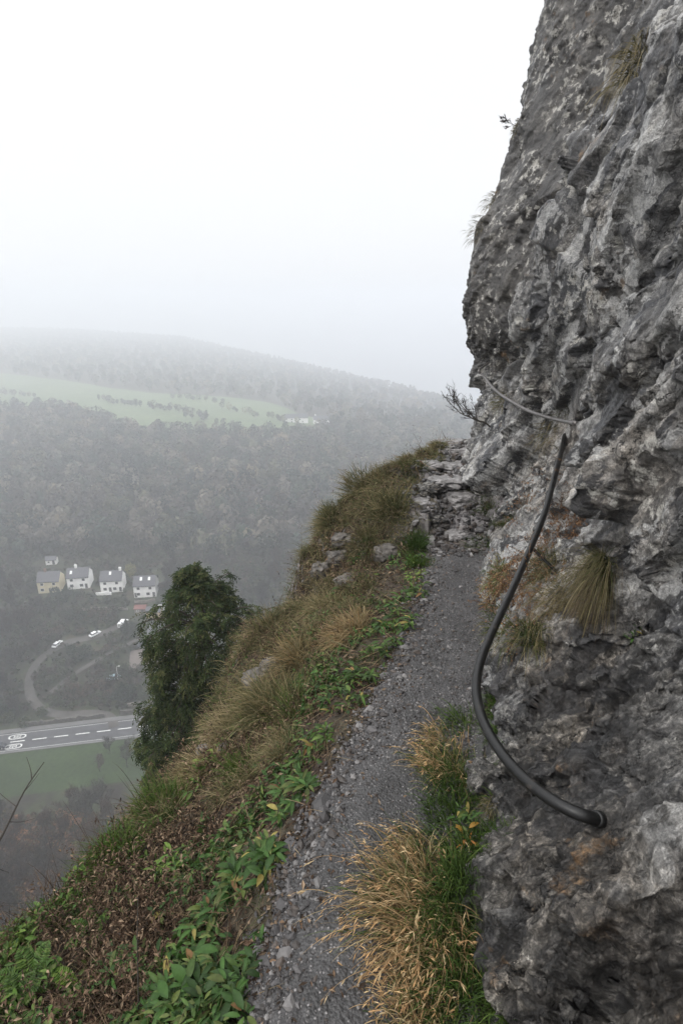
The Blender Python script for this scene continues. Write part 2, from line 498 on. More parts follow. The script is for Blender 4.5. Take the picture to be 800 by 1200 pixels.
d += 0.06 * fbm(p * 1.1 + 9, 3)
def facets(q, amp, tilt, groove, gw):
    """tilted block faces that meet in a narrow bevel"""
    F1, F2, idd, vec, id2, vec2 = worley(q, True)
    v1 = amp * _rv[(idd * 5 + 3) & 255][:, 0] + tilt * (vec * _rv[idd]).sum(1)
    v2 = amp * _rv[(id2 * 5 + 3) & 255][:, 0] + tilt * (vec2 * _rv[id2]).sum(1)
    w_ = .5 * (1 - sstep(0, gw, F2 - F1))
    return v1 * (1 - w_) + v2 * w_ - groove * (1 - sstep(0, gw * .8, F2 - F1))
w2 = np.stack([fbm(p * 5 + 3, 2), fbm(p * 5 + 31, 2), fbm(p * 5 + 57, 2)], 1)
s2 = strat(p + 0.05 * w2)
d += (1 - .68 * farm) * facets(s * np.array([1.2, .8, 2.1]) + .4, .075, .19, .04, .10)
d += (1 - .55 * farm) * facets(s2 * np.array([3.4, 2.1, 5.2]) + 7.7, .036, .085, .018, .13)
# pits and hollows
F1, F2, idd, vec = worley(p * 4.0 + .5 * w2)
d -= .07 * sstep(.32, .06, F1) * (_rv[idd, 2] > .5)
# long open cracks along the rock: polylines given as surface points (y,z)
def crack(pix, width, depth):
    global d
    q = np.array([at(*k)[1:] for k in pix]); yz = p[:, 1:] + .012 * w2[:, :2]
    best = np.full(len(p), 9.0)
    for a, b in zip(q[:-1], q[1:]):
        ab = b - a; t = np.clip(((yz - a) @ ab) / (ab @ ab), 0, 1)
        best = np.minimum(best, np.linalg.norm(yz - a - t[:, None] * ab, axis=1))
    d = d - depth * np.exp(-(best / width) ** 2)
crack([(706,640,1.98),(716,690,1.98),(745,730,1.75),(800,785,1.46)], .022, .10)
crack([(612,440,4.4),(630,400,4.1),(655,330,3.7),(690,260,3.3),(740,130,3.0),(775,5,3.0)], .075, .42)
crack([(703,400,2.3),(712,330,2.4),(722,270,2.5),(745,180,2.5)], .012, .06)
crack([(690,320,2.8),(715,270,2.7),(745,215,2.5)], .012, .06)
crack([(780,600,1.6),(772,640,1.6),(760,665,1.66)], .01, .05)
crack([(668,500,3.0),(676,560,2.7),(700,640,2.0)], .03, .10)
crack([(548,455,6.3),(590,440,5.8),(612,400,5.3)], .05, .12)
def ledge(pix, out, inn, reach_o, reach_i, wig=.02, sharp=.05):
    """a sharp step across a polyline: the side on the right of the line stands out, the other falls back"""
    global d
    q = np.array([at(*k)[1:] for k in pix]); yz = p[:, 1:] + wig * w2[:, :2]
    best = np.full(len(p), 9.0); sgn = np.zeros(len(p)); tt = np.zeros(len(p)); m_ = len(q) - 1
    for i, (a, b) in enumerate(zip(q[:-1], q[1:])):
        ab = b - a; t = np.clip(((yz - a) @ ab) / (ab @ ab), 0, 1); dv = yz - a - t[:, None] * ab
        dd_ = np.linalg.norm(dv, axis=1); k = dd_ < best
        best[k] = dd_[k]; sgn[k] = (ab[0] * dv[k, 1] - ab[1] * dv[k, 0]); tt[k] = (i + t[k]) / m_
    s_ = np.sign(sgn); fade = sstep(0, .08, tt) * sstep(1, .92, tt) if True else 1
    d = d + fade * np.where(s_ > 0, out * np.exp(-(best / reach_o) ** 1.5), -inn * np.exp(-(best / reach_i) ** 1.5)) * sstep(0, sharp, best)
LE = [((585,470,5.6),(612,440,4.6),(630,400,4.1),(655,330,3.7),(690,260,3.3),(740,130,3.0),(775,5,3.0),(800,-80,3.0)),
      ((682,480,3.1),(692,530,2.7),(702,600,2.25),(710,645,1.98),(718,690,1.96),(745,730,1.75),(800,785,1.46),(860,830,1.3)),
      ((540,470,6.5),(560,452,6.3),(590,438,5.8),(612,405,5.2),(640,350,4.9)),
      ((690,478,2.75),(720,455,2.4),(760,440,2.0),(800,400,1.75),(850,370,1.6))]
LS = [(.17, .26, .40, .45), (.055, .11, .30, .25), (.12, .30, .5, .35), (.05, .05, .25, .2)]
for pix, (o_, i_, ro, ri) in zip(LE, LS):
    # orient so that the upper / nearer side is the one standing out
    q = np.array([at(*k)[1:] for k in pix]); mid = (q[0] + q[-1]) / 2; ab = q[-1] - q[0]
    probe = mid + np.array([-.3, .25]); side_ = ab[0] * (probe - q[0])[1] - ab[1] * (probe - q[0])[0]
    ledge(pix if side_ > 0 else pix[::-1], o_, i_, ro, ri)
P1 = p + nr * d[:, None]
# second stage: the fine breakage, laid on the shaped surface
nr = grid_normals(P1.reshape(len(cz), NCOL, 3)).reshape(-1, 3)
if nr[:, 0].mean() > 0: nr = -nr
p = P1.astype(f32); zlow = (1 - sstep(.5, .9, p[:, 2])) * (1 - sstep(2.2, 3.0, p[:, 1]))
rough = sstep(-.22, .28, fbm(p * 1.7 + 40, 3)); rough = np.maximum(rough, .85 * zlow)
w2 = np.stack([fbm(p * 5 + 3, 2), fbm(p * 5 + 31, 2), fbm(p * 5 + 57, 2)], 1)
s2 = strat(p + 0.05 * w2); s3 = strat(p + .02 * w2)
d = (.3 + .7 * rough) * facets(s2 * np.array([8.5, 6.0, 11]) + 2.2, .013, .034, .007, .13)
d += rough * facets(s3 * np.array([21, 15, 26]) + 1.7, .006, .016, .002, .15)
d += (.25 + .75 * rough) * facets(p * 47 + 4.7, .0022, .006, .0, .2)
d += zlow * facets((p + .03 * w2) @ np.array([[.8, .3, -.5], [-.2, .95, .25], [.55, -.1, .83]], f32) * np.array([9, 24, 8]) + 5.5, .014, .026, .007, .13)
d += .010 * rough * (fbm(s2 * np.array([4, 2.2, 9]), 4, ridged=True) - .2)
d += .008 * rough * fbm(s2 * np.array([9, 6, 13]), 4) + .0035 * fbm(p * 52, 3)
F1, F2, idd, vec = worley(p * 12 + .4 * w2)
d -= .016 * sstep(.36, .1, F1) * (_rv[idd, 2] > .3) * rough
P1 = p + nr * d[:, None]
CG = P1.reshape(len(cz), NCOL, 3)
# rock material ---------------------------------------------------
m = NT('limestone'); p_ = m.pos()
def dotv(e): return m.n('VectorMath', operation='DOT_PRODUCT', ins={0: p_, 1: tuple(map(float, e))}).outputs['Value']
rotv = m.n('CombineXYZ', ins={0: dotv(E0), 1: dotv(E1), 2: dotv(E2)}).outputs[0]
st_ = m.mapping(rotv, scale=(1, .6, 1.8))
wv = m.n('VectorMath', operation='MULTIPLY_ADD', ins={0: m.noisec(p_, 2.5, 4), 1: (.5, .5, .5), 2: st_}).outputs[0]
nA = m.noise(wv, 1.7, 8, .66)
nB = m.noise(wv, 7.5, 9, .70)
nC = m.noise(p_, 46, 6, .72)
sep = m.n('SeparateXYZ', ins={0: p_})
fs_ = m.math('ADD', m.math('ADD', m.math('MULTIPLY', sep.outputs[1], .76), m.math('MULTIPLY', sep.outputs[2], .65)), m.math('MULTIPLY', nB, .3))
farn = m.math('MULTIPLY', m.n('MapRange', ins={0: fs_, 1: 4.406 + .08, 2: 4.406 + .24}).outputs[0], m.n('MapRange', ins={0: sep.outputs[2], 1: .8, 2: 1.1}).outputs[0])
base = m.ramp(m.math('ADD', m.math('MULTIPLY', nA, .45), m.math('MULTIPLY', nB, .55)),
              [(.35, (.035, .035, .038)), (.44, (.095, .094, .095)), (.52, (.19, .187, .182)), (.61, (.32, .312, .30)), (.72, (.50, .49, .47))])
base = m.mix(1, base, m.ramp(nC, [(.30, .35), (.5, 1.0), (.70, 1.5)]), 'MULTIPLY')
# charcoal smooth patches with crisp borders
pn = m.noise(wv, 3.1, 10, .62)
base = m.mix(m.ramp(pn, [(.515, 0), (.535, .9)]), base, m.ramp(nC, [(.3, (.035, .036, .040)), (.7, (.085, .086, .092))]))
pn2 = m.noise(m.mapping(wv, loc=(9, 4, 2)), 7.0, 9, .66)
base = m.mix(m.ramp(pn2, [(.545, 0), (.57, .75)]), base, m.ramp(nC, [(.3, (.045, .043, .042)), (.7, (.10, .097, .095))]))
# brownish weathering
br = m.noise(p_, 1.6, 5, .6)
base = m.mix(m.ramp(br, [(.46, 0), (.66, .8)]), base, m.mix(1, base, (1.0, .92, .83), 'MULTIPLY'))
# the far wall: a dark grey brown coat with pale lichen
fc = m.mix(1, m.ramp(m.noise(p_, 5.5, 8, .68), [(.32, (.03, .028, .027)), (.5, (.064, .060, .056)), (.66, (.14, .132, .12))]), m.ramp(nC, [(.28, .5), (.72, 1.45)]), 'MULTIPLY')
base = m.mix(m.math('MULTIPLY', farn, .85), base, fc)
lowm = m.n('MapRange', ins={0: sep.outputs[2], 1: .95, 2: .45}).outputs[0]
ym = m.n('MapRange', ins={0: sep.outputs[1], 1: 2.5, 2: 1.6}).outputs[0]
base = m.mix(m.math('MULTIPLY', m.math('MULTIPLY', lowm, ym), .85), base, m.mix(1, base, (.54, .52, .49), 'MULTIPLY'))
# pale lichen blotches
lv = m.noise(p_, 11, 8, .70); lm = m.noise(p_, 2.3, 3, .5)
lich = m.math('MULTIPLY', m.ramp(lv, [(.545, 0), (.575, 1)]), m.ramp(lm, [(.43, 0), (.53, .85)]))
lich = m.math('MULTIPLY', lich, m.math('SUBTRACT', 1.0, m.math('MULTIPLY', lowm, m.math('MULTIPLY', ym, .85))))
base = m.mix(lich, base, m.ramp(nC, [(.3, (.26, .25, .23)), (.7, (.46, .45, .42))]))
# white calcite
cv = m.noise(wv, 7.5, 10, .76)
base = m.mix(m.ramp(cv, [(.645, 0), (.67, .9)]), base, (.62, .61, .58))
# ochre and moss stains
oc = m.math('MULTIPLY', m.ramp(m.noise(p_, 6.5, 6, .65), [(.60, 0), (.68, 1)]), m.ramp(m.noise(p_, 1.3, 2, .5), [(.5, 0), (.6, .6)]))
base = m.mix(oc, base, (.20, .125, .06))
# fine dark cracks
cr1 = m.voro(m.n('VectorMath', operation='MULTIPLY_ADD', ins={0: m.noisec(p_, 6, 5, .65), 1: (.55, .55, .55), 2: m.mapping(rotv, scale=(1.6, 1.0, 3.0))}).outputs[0], 2.6, feature='DISTANCE_TO_EDGE')
crk = m.ramp(cr1, [(.0, 1), (.016, 0)])
crk = m.math('MULTIPLY', crk, m.ramp(m.noise(p_, 4, 3), [(.46, 0), (.54, 1)]))
base = m.mix(crk, base, (.018, .017, .017))
# pale broken plates and fine grain
pl_ = m.noise(m.mapping(wv, loc=(3, 8, 5)), 4.4, 10, .68)
nearm = m.math('SUBTRACT', 1.0, farn)
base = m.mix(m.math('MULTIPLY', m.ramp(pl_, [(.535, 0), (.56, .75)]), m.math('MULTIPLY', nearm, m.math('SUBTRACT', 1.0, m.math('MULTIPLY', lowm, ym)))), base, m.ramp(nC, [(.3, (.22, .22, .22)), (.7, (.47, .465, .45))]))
# flaky streaks of the low block
sv = m.noise(m.mapping(p_, rot=(R(-24), R(18), 0), scale=(1.6, 3.0, .75)), 15, 8, .72, .6)
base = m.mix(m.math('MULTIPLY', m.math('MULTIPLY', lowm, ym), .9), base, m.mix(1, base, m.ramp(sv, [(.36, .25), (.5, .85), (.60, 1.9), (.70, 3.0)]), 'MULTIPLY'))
nF = m.noise(p_, 170, 4, .75)
base = m.mix(1, base, m.ramp(nF, [(.32, .55), (.5, 1.0), (.68, 1.4)]), 'MULTIPLY')
base = m.n('Gamma', ins={'Color': base, 'Gamma': 1.32}).outputs[0]
base = m.mix(1, base, (1.62, 1.62, 1.62), 'MULTIPLY')
h = m.math('ADD', m.math('MULTIPLY', nB, 1.2), m.math('MULTIPLY', nC, .55))
h = m.math('SUBTRACT', h, m.math('MULTIPLY', crk, .5))
nrm = m.bump(h, .85, .022)
nrm = m.bump(m.noise(p_, 150, 5, .7), .75, .006, nrm)
rgh = m.ramp(nA, [(.35, .26), (.65, .54)])
M['rock'] = m.done(m.principled(base, rgh, nrm, spec=.5))
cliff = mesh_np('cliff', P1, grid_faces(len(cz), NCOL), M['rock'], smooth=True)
tag(cliff, 'towering grey limestone cliff rising beside the footpath', kind='structure')

# coarse trees for casting rays on the near ground and the cliff
def bvh_of(P, step):
    g = P[::step, ::step]; v = g.reshape(-1, 3)
    return BVHTree.FromPolygons([tuple(map(float, k)) for k in v], [tuple(map(int, k)) for k in grid_faces(g.shape[0], g.shape[1])])
CB = bvh_of(CG, 3)
BB = bvh_of(BV.reshape(len(ys), len(xs), 3), 2)
def hit(u, v, which='any'):
    """surface point seen at a photograph pixel (or the nearest one that has a surface)"""
    for r in range(0, 80, 3):
        for a in np.linspace(0, 6.28, 1 if r == 0 else 12, endpoint=False):
            h = hit1(u + r * math.cos(a), v + r * math.sin(a), which)
            if h is not None:
                if r > 0: print('hit moved', u, v, which, r)
                return h
def hit1(u, v, which='any'):
    d = Vector(ray(u, v)).normalized(); best = None
    for nme, t in (('cliff', CB), ('bank', BB)):
        if which not in ('any', nme): continue
        h = t.ray_cast(Vector(EYE), d)
        if h[0] is not None and (best is None or h[3] < best[2]): best = (np.array(h[0]), np.array(h[1]), h[3], nme)
    return best
# ================================================================== the valley
HAZE_D = .0013
HAZE_Z0 = -480
_py = np.array([-80, 0, 10, 45, 80, 98, 108, 143, 152, 165, 180, 196, 212, 232, 255, 280, 320, 400, 460, 520])
_pz = np.array([-40, -42, -46, -80, -106, -116.5, -119.8, -120, -119.2, -117, -114, -111.5, -109.2, -108.5, -107.5, -105.5, -105, -103.5, -102, -100])
_al = np.array([-.75, -.64, -.45, -.27, -.08, .08, .17, .23, .5])
_dep = np.array([2.0, 2.4, 2.6, 3.3, 5.6, 7.6, 8.7, 9.6, 11])
_yc = np.array([2500, 2400, 2300, 2100, 1650, 1300, 1100, 980, 850])
def zv(x, y):
    x = np.asarray(x, float); y = np.asarray(y, float)
    al = np.clip(x / np.maximum(y, 60), -.9, .6)
    yc = np.interp(al, _al, _yc); hz_ = 1.7 - yc * np.tan(np.radians(np.interp(al, _al, _dep))) - 11
    drop = np.interp(al, [-.3, .23], [0, 14]) * sstep(290, 500, y)
    z = np.interp(y, _py, _pz) - drop
    t = np.clip((y - 520) / (yc - 520), 0, 1)
    z = np.where(y > 520, -100 - drop + (hz_ + 100 + drop) * t, z)
    z = np.where(y > yc, hz_ - (y - yc) * .23, z)
    P = np.stack([x, y, 0 * x], -1).reshape(-1, 3) if np.ndim(x) else np.array([[float(x), float(y), 0.0]])
    und = (fbm(P / 110.0, 3) * 3.5).reshape(np.shape(x)) if np.ndim(x) else float(fbm(P / 110.0, 3)[0] * 3.5)
    amp = sstep(240, 330, y) + sstep(95, 60, y) * 1.5 + .12 * sstep(150, 170, y)
    return z + und * amp
def ground_at(u, v):
    d = ray(u, v); t = np.linspace(40, 2600, 9000); P = EYE + t[:, None] * d
    k = np.argmax(P[:, 2] < zv(P[:, 0], P[:, 1]))
    return P[k]
def project(P):
    P = np.asarray(P, float) - EYE
    dep = P[:, 1] * CP - P[:, 2] * SP; up = P[:, 1] * SP + P[:, 2] * CP
    return 400 + FPX * P[:, 0] / dep, 600 - FPX * up / dep

vy = np.concatenate([spaced(-80, 260, lambda y: 3.0), spaced(264, 1000, lambda y: 8.0), spaced(1015, 2600, lambda y: 22.0)])
vx = np.concatenate([np.arange(-2100, -260, 16), np.arange(-260, 90, 3.0), np.arange(90, 900, 12)])
VX, VY = np.meshgrid(vx, vy)
VZ = zv(VX.ravel(), VY.ravel())
HAZE_Z0 = float(VZ.min()) - 1.0
m = NT('valley_ground'); p = m.pos()
n1 = m.noise(p, .045, 6, .6); n2 = m.noise(p, .6, 5, .65); n3 = m.noise(p, .13, 4, .6)
c = m.ramp(n3, [(.36, (.024, .02, .016)), (.47, (.030, .032, .018)), (.56, (.036, .046, .022)), (.66, (.05, .038, .026))])
sepp = m.n('SeparateXYZ', ins={0: p})
wood = m.ramp(n2, [(.3, (.03, .024, .018)), (.7, (.055, .045, .034))])
wf = m.math('MAXIMUM', m.n('MapRange', ins={0: sepp.outputs[1], 1: 225, 2: 250}).outputs[0], m.n('MapRange', ins={0: sepp.outputs[1], 1: 108, 2: 100}).outputs[0])
c = m.mix(wf, c, wood)
c = m.mix(1, c, m.ramp(n2, [(.3, .6), (.7, 1.4)]), 'MULTIPLY')
M['valley'] = m.done(m.principled(c, .9, spec=.2))
o = mesh_np('terrain', np.stack([VX.ravel(), VY.ravel(), VZ], 1), grid_faces(len(vy), len(vx)), M['valley'], smooth=True)
tag(o, 'valley floor rising to the wooded hillside', kind='structure')

# ---- road, driveway, field ------------------------------------------------
def strip(name, pts, width, lift, mat, step=2.0, nacross=3, flatz=None, parent=None):
    P = np.asarray(pts, float)[:, :2]
    L = np.concatenate([[0], np.cumsum(np.linalg.norm(np.diff(P, axis=0), axis=1))])
    n = max(2, int(L[-1] / step))
    s = np.linspace(0, L[-1], n); Q = np.stack([np.interp(s, L, P[:, 0]), np.interp(s, L, P[:, 1])], 1)
    T = np.gradient(Q, axis=0); T /= np.linalg.norm(T, axis=1, keepdims=True)
    Nn = np.stack([-T[:, 1], T[:, 0]], 1)
    V = []
    for k in np.linspace(-.5, .5, nacross):
        q = Q + Nn * width * k
        z = (zv(q[:, 0], q[:, 1]) if flatz is None else np.full(n, flatz)) + lift
        V.append(np.column_stack([q, z]))
    V = np.stack(V, 1).reshape(-1, 3)
    return mesh_np(name, V, grid_faces(n, nacross)[:, ::-1], mat, parent=parent)
ROAD0 = np.array([-99.8, 132.0]); RD = np.array([41.4, 7.5]); RD /= np.linalg.norm(RD); RN = np.array([-RD[1], RD[0]])
def road_pt(s, off=0.0): q = ROAD0 + RD * s + RN * off; return q
RW = 8.0
m = NT('asphalt'); p = m.pos()
n = m.noise(p, .5, 5, .6)
M['asphalt'] = m.done(m.principled(m.ramp(n, [(.3, (.042, .042, .046)), (.7, (.062, .062, .066))]), .55))
M['white_paint'] = simple('road_paint', (.58, .58, .56), .6, .1, 1.5)
M['red_paint'] = simple('road_paint_red', (.35, .09, .07), .7, .15, 1.5)
M['track'] = simple('driveway_gravel', (.062, .056, .05), .8, .35, .4)
M['verge'] = simple('footway', (.12, .118, .115), .75, .15, .5)
def _grass(name, a, b, sc):
    m = NT(name); p = m.pos()
    n = m.noise(p, sc, 6, .65); n2 = m.noise(p, sc * 12, 4, .6)
    c = m.mix(1, m.ramp(n, [(.32, a), (.68, b)]), m.ramp(n2, [(.3, .7), (.7, 1.3)]), 'MULTIPLY')
    return m.done(m.principled(c, .9, spec=.2))
M['field'] = _grass('meadow_grass', (.022, .036, .013), (.036, .058, .02), .09)
M['pasture'] = _grass('hill_pasture', (.085, .12, .055), (.13, .165, .08), .03)
rp = [road_pt(s) for s in np.linspace(-80, 140, 60)]
o = strip('road', rp, RW, .03, M['asphalt'], 2.0, flatz=-119.86); tag(o, 'two lane asphalt road along the valley bottom', kind='structure')
o = strip('road_verge', [road_pt(s, RW / 2 + .9) for s in np.linspace(-80, 140, 60)], 1.8, .13, M['verge'], 2.0, flatz=-119.86); tag(o, 'raised footway along the far side of the road', kind='structure')
o = strip('kerb', [road_pt(s, -RW / 2 - .35) for s in np.linspace(-80, 140, 60)], .7, .13, M['verge'], 2.0, flatz=-119.86); tag(o, 'pale kerb along the near side of the road', kind='structure')
mk = MB()
def paint(mb, s0, s1, o0, o1, z):
    c = [road_pt(s0, o0), road_pt(s1, o0), road_pt(s1, o1), road_pt(s0, o1)]
    mb.add([[*q, z] for q in c], [[0, 1, 2, 3]])
ZR = -119.86 + .045
for k in range(-14, 24): paint(mk, 6 * k - 3, 6 * k + .9, -.17, .17, ZR)
for off in (RW / 2 - .5, -RW / 2 + .5): paint(mk, -80, 140, off - .06, off + .06, ZR)
o = mk.build('road_markings', M['white_paint']); tag(o, 'white edge lines and centre dashes painted on the road', kind='structure')
# speed roundels painted on the two lanes
def roundel(s, off, text_flip, label):
    root = empty('speed_roundel', (*road_pt(s, off), ZR + .004), math.atan2(RD[1], RD[0]))
    tag(root, label, 'road marking', 'speed roundels painted on the road')
    n = 40; th = np.linspace(0, 2 * np.pi, n, endpoint=False)
    A, B = 2.45, 1.0
    def sq(a, b):
        c, s_ = np.cos(th), np.sin(th)
        return np.stack([a * np.sign(c) * np.abs(c) ** .8, b * np.sign(s_) * np.abs(s_) ** .7, 0 * th], 1)
    outer = sq(A, B); inner = sq(A - .42, B - .27)
    V = np.concatenate([outer, inner]); F = np.array([[k, (k + 1) % n, n + (k + 1) % n, n + k] for k in range(n)])
    mesh_np('ring', V, F, M['white_paint'], parent=root)
    inn = np.concatenate([inner + [0, 0, -.002], [[0, 0, -.002]]]); F3 = np.array([[k, (k + 1) % n, n] for k in range(n)])
    mesh_np('red_ground', inn, F3, M['asphalt'], parent=root)
    # digits "50": strokes along the road are the long ones
    mb = MB()
    def st(x0, x1, y0, y1): mb.add([[x0, y0, .003], [x1, y0, .003], [x1, y1, .003], [x0, y1, .003]], [[0, 1, 2, 3]])
    L, W, k = 1.0, .40, .12
    sg = 1 if text_flip else -1
    for cy, ch in ((.29 * sg, '5'), (-.29 * sg, '0')):
        f = sg
        def seg(u0, u1, w0, w1):     # u along reading-up (road), w across
            a, b = sorted((u0 * f * 1.0, u1 * f)); c_, d_ = sorted((cy + w0 * -f, cy + w1 * -f))
            st(a, b, c_, d_)
        w0, w1 = -W / 2, W / 2
        seg(L - .28, L, w0, w1); seg(-L, -L + .28, w0, w1)
        if ch == '5':
            seg(-.15, .2, w0, w1); seg(.2, L - .28, w0, w0 + k); seg(-L + .28, -.15, w1 - k, w1)
        else:
            seg(-L + .28, L - .28, w0, w0 + k); seg(-L + .28, L - .28, w1 - k, w1)
    mb.build('digits', M['white_paint'], root)
s_r = float(np.dot(ground_at(21, 864)[:2] - ROAD0, RD))
roundel(s_r, 2.0, True, 'white elongated speed roundel reading 50 on the lane beside the far footway')
s_r = float(np.dot(ground_at(15.5, 876)[:2] - ROAD0, RD))
roundel(s_r, -2.0, False, 'white elongated speed roundel reading 50 on the lane beside the green field')
# field this side of the road
F0 = [road_pt(s, -RW / 2 - 9.0) for s in np.linspace(-75, 140, 50)]
o = strip('field', F0, 16.4, .06, M['field'], 2.0, 9, flatz=-119.86); tag(o, 'strip of green grass this side of the road', kind='structure')
DRV = [(134, 853), (130, 842), (112, 837), (74, 838), (50, 832), (36, 815), (37, 790), (52, 770), (80, 754), (112, 746), (140, 734), (150, 728)]
dp = spline([ground_at(*q) for q in DRV], 80)
o = strip('driveway', dp, 2.9, .22, M['track'], 1.0, 5); tag(o, 'curving gravel driveway up to the cottages', kind='structure')
dp2 = spline([ground_at(*q) for q in ((60, 812), (75, 800), (95, 786), (125, 768), (150, 756), (165, 748))], 40)
o = strip('lane', dp2, 1.6, .2, M['track'], 1.0, 5); tag(o, 'narrow lane between the gardens', kind='structure')
M['yard'] = simple('yard_gravel', (.12, .10, .088), .85, .12, .8)
yd = spline([ground_at(*q) for q in ((152, 775), (172, 772), (205, 768))], 20)
o = strip('yard', yd, 9.0, .3, M['yard'], 1.0, 7); tag(o, 'pale gravel yard before the stone house', kind='structure')

# ---- pasture on the far hill ------------------------------------------------
PUP = [(-90, 424), (0, 437), (60, 444), (130, 455), (200, 462), (270, 466), (320, 473), (352, 486), (385, 492)]
PLO = [(-90, 478), (0, 476), (60, 478), (130, 496), (200, 510), (270, 513), (330, 512), (365, 508), (387, 506)]
up_ = np.array([ground_at(*q) for q in PUP]); lo_ = np.array([ground_at(*q) for q in PLO])
PX = np.array([np.interp(np.linspace(0, len(PUP) - 1, 120), np.arange(len(PUP)), up_[:, k]) for k in (0, 1)]).T
QX = np.array([np.interp(np.linspace(0, len(PLO) - 1, 120), np.arange(len(PLO)), lo_[:, k]) for k in (0, 1)]).T
g = np.stack([PX + (QX - PX) * t for t in np.linspace(0, 1, 26)], 0)
zz = zv(g[..., 0].ravel(), g[..., 1].ravel()) + .35
o = mesh_np('pasture', np.column_stack([g.reshape(-1, 2), zz]), grid_faces(26, 120), M['pasture'], smooth=True)
tag(o, 'green pasture on the far hillside', kind='structure')
poly = np.concatenate([PX, QX[::-1]])
def in_poly(x, y, poly):
    inside = np.zeros(len(x), bool); j = len(poly) - 1
    for i in range(len(poly)):
        xi, yi = poly[i]; xj, yj = poly[j]
        c = ((yi > y) != (yj > y)) & (x < (xj - xi) * (y - yi) / (yj - yi + 1e-12) + xi)
        inside ^= c; j = i
    return inside

# ---- woods: one mass of bare winter trees ---------------------------------
def far_trees(name, XY, H, K, size, cols, label, mat='dead'):
    n = len(XY); z0 = zv(XY[:, 0], XY[:, 1])
    r = rng.normal(size=(n, K, 3)); r /= np.linalg.norm(r, axis=2, keepdims=True)
    r *= rng.uniform(.55, 1, (n, K, 1)) ** .6
    r = r * (1 + .25 * rng.normal(size=(n, 1, 3)) * np.array([1, 1, .4]))
    rad = np.stack([H * .36, H * .36, H * .40], 1)[:, None, :] * rng.uniform(.85, 1.15, (n, 1, 3))
    c = np.stack([XY[:, 0], XY[:, 1], z0 + H * .60], 1)[:, None, :] + r * rad
    # lumpy crowns
    a = np.cross(r, rng.normal(size=(n, K, 3))); a /= np.linalg.norm(a, axis=2, keepdims=True)
    a = a + r * rng.normal(.15, .35, (n, K, 1)); a /= np.linalg.norm(a, axis=2, keepdims=True)
    b = np.cross(a, r + .35 * rng.normal(size=(n, K, 3))); b /= np.linalg.norm(b, axis=2, keepdims=True)
    L = size * rng.uniform(.7, 1.5, (n, K, 1)); W = L * rng.uniform(.22, .5, (n, K, 1))
    q = np.stack([c - b * W, c + a * L * .5 - b * W * .2, c + b * W, c - a * L * .5], 2)   # n,K,4,3
    V = q.reshape(-1, 3); F = np.arange(len(V)).reshape(-1, 4)
    sp_ = np.clip((fbm(np.column_stack([XY, XY[:, 0] * 0]) / 38, 3) * 1.1 + .5) * len(cols) + rng.normal(0, 1.6, n), 0, len(cols) - 1).astype(int)
    base = cols[sp_] * rng.uniform(.5, 1.5, (n, 1))
    C = np.repeat((base[:, None, :] * rng.uniform(.85, 1.18, (n, K, 1))).reshape(-1, 3), 4, axis=0)
    # trunks
    tw = .02 * H + .08
    tb = np.stack([XY[:, 0], XY[:, 1], z0 - 1], 1); tt = tb + np.stack([rng.normal(0, .5, n), rng.normal(0, .5, n), H * .75], 1)
    ax = np.stack([tw, 0 * tw, 0 * tw], 1); ay = np.stack([0 * tw, tw, 0 * tw], 1)
    tv = np.stack([tb - ax, tb + ax, tt + ax * .3, tt - ax * .3, tb - ay, tb + ay, tt + ay * .3, tt - ay * .3], 1)
    TF = np.arange(n * 8).reshape(-1, 4) + len(V)
    V = np.concatenate([V, tv.reshape(-1, 3)]); C = np.concatenate([C, np.repeat(np.clip(base * 1.5, 0, 1), 8, axis=0)])
    o = mesh_np(name, V, [np.concatenate([F, TF])], M[mat], col=C)
    tag(o, label, kind='stuff'); return o
def jitter_grid(x0, x1, y0, y1, s):
    gx, gy = np.meshgrid(np.arange(x0, x1, s), np.arange(y0, y1, s))
    P = np.stack([gx.ravel(), gy.ravel()], 1); return P + rng.uniform(-.45, .45, P.shape) * s
WOODC = np.array([[.020, .030, .024], [.10, .088, .075], [.04, .05, .034], [.13, .115, .092], [.030, .042, .030], [.085, .085, .055], [.05, .044, .040], [.15, .125, .085], [.024, .036, .026], [.07, .062, .055]])
P = jitter_grid(-440, 190, 236, 536, 7.2)
al = P[:, 0] / P[:, 1]
P = P[(al > -.80) & (al < .36) & ~in_poly(P[:, 0], P[:, 1], poly)]
u_, v_ = project(np.column_stack([P, zv(P[:, 0], P[:, 1])]))
P = P[~((u_ > 30) & (u_ < 185) & (v_ > 652))]
far_trees('woods', P, rng.uniform(6.0, 15, len(P)), 95, 1.75, WOODC, 'bare winter woodland covering the lower hillside')
P = jitter_grid(-1900, 400, 525, 2560, 20.5)
al = P[:, 0] / P[:, 1]
P = P[(al > -.86) & (al < .4) & ~in_poly(P[:, 0], P[:, 1], poly)]
yc = np.interp(P[:, 0] / P[:, 1], _al, _yc); P = P[P[:, 1] < yc + 30]
far_trees('ridge_woods', P, rng.uniform(10, 15, len(P)), 56, 3.2, WOODC * .9, 'dark wooded ridge fading into the mist')
HED = []
for a, b, n in (((118, 470), (245, 492), 34), ((0, 462), (40, 466), 10), ((205, 468), (262, 474), 9), ((262, 480), (345, 497), 14), ((215, 490), (330, 511), 12)):
    A, B = ground_at(*a), ground_at(*b)
    for t in np.linspace(0, 1, n): HED.append((A + (B - A) * t)[:2] + rng.normal(0, 2.2, 2))
HED = np.array(HED)
far_trees('hedgerow', HED, rng.uniform(5, 9, len(HED)), 80, 1.3, WOODC * np.array([.9, 1.0, .85]), 'dark hedgerow trees dividing the hill pasture')

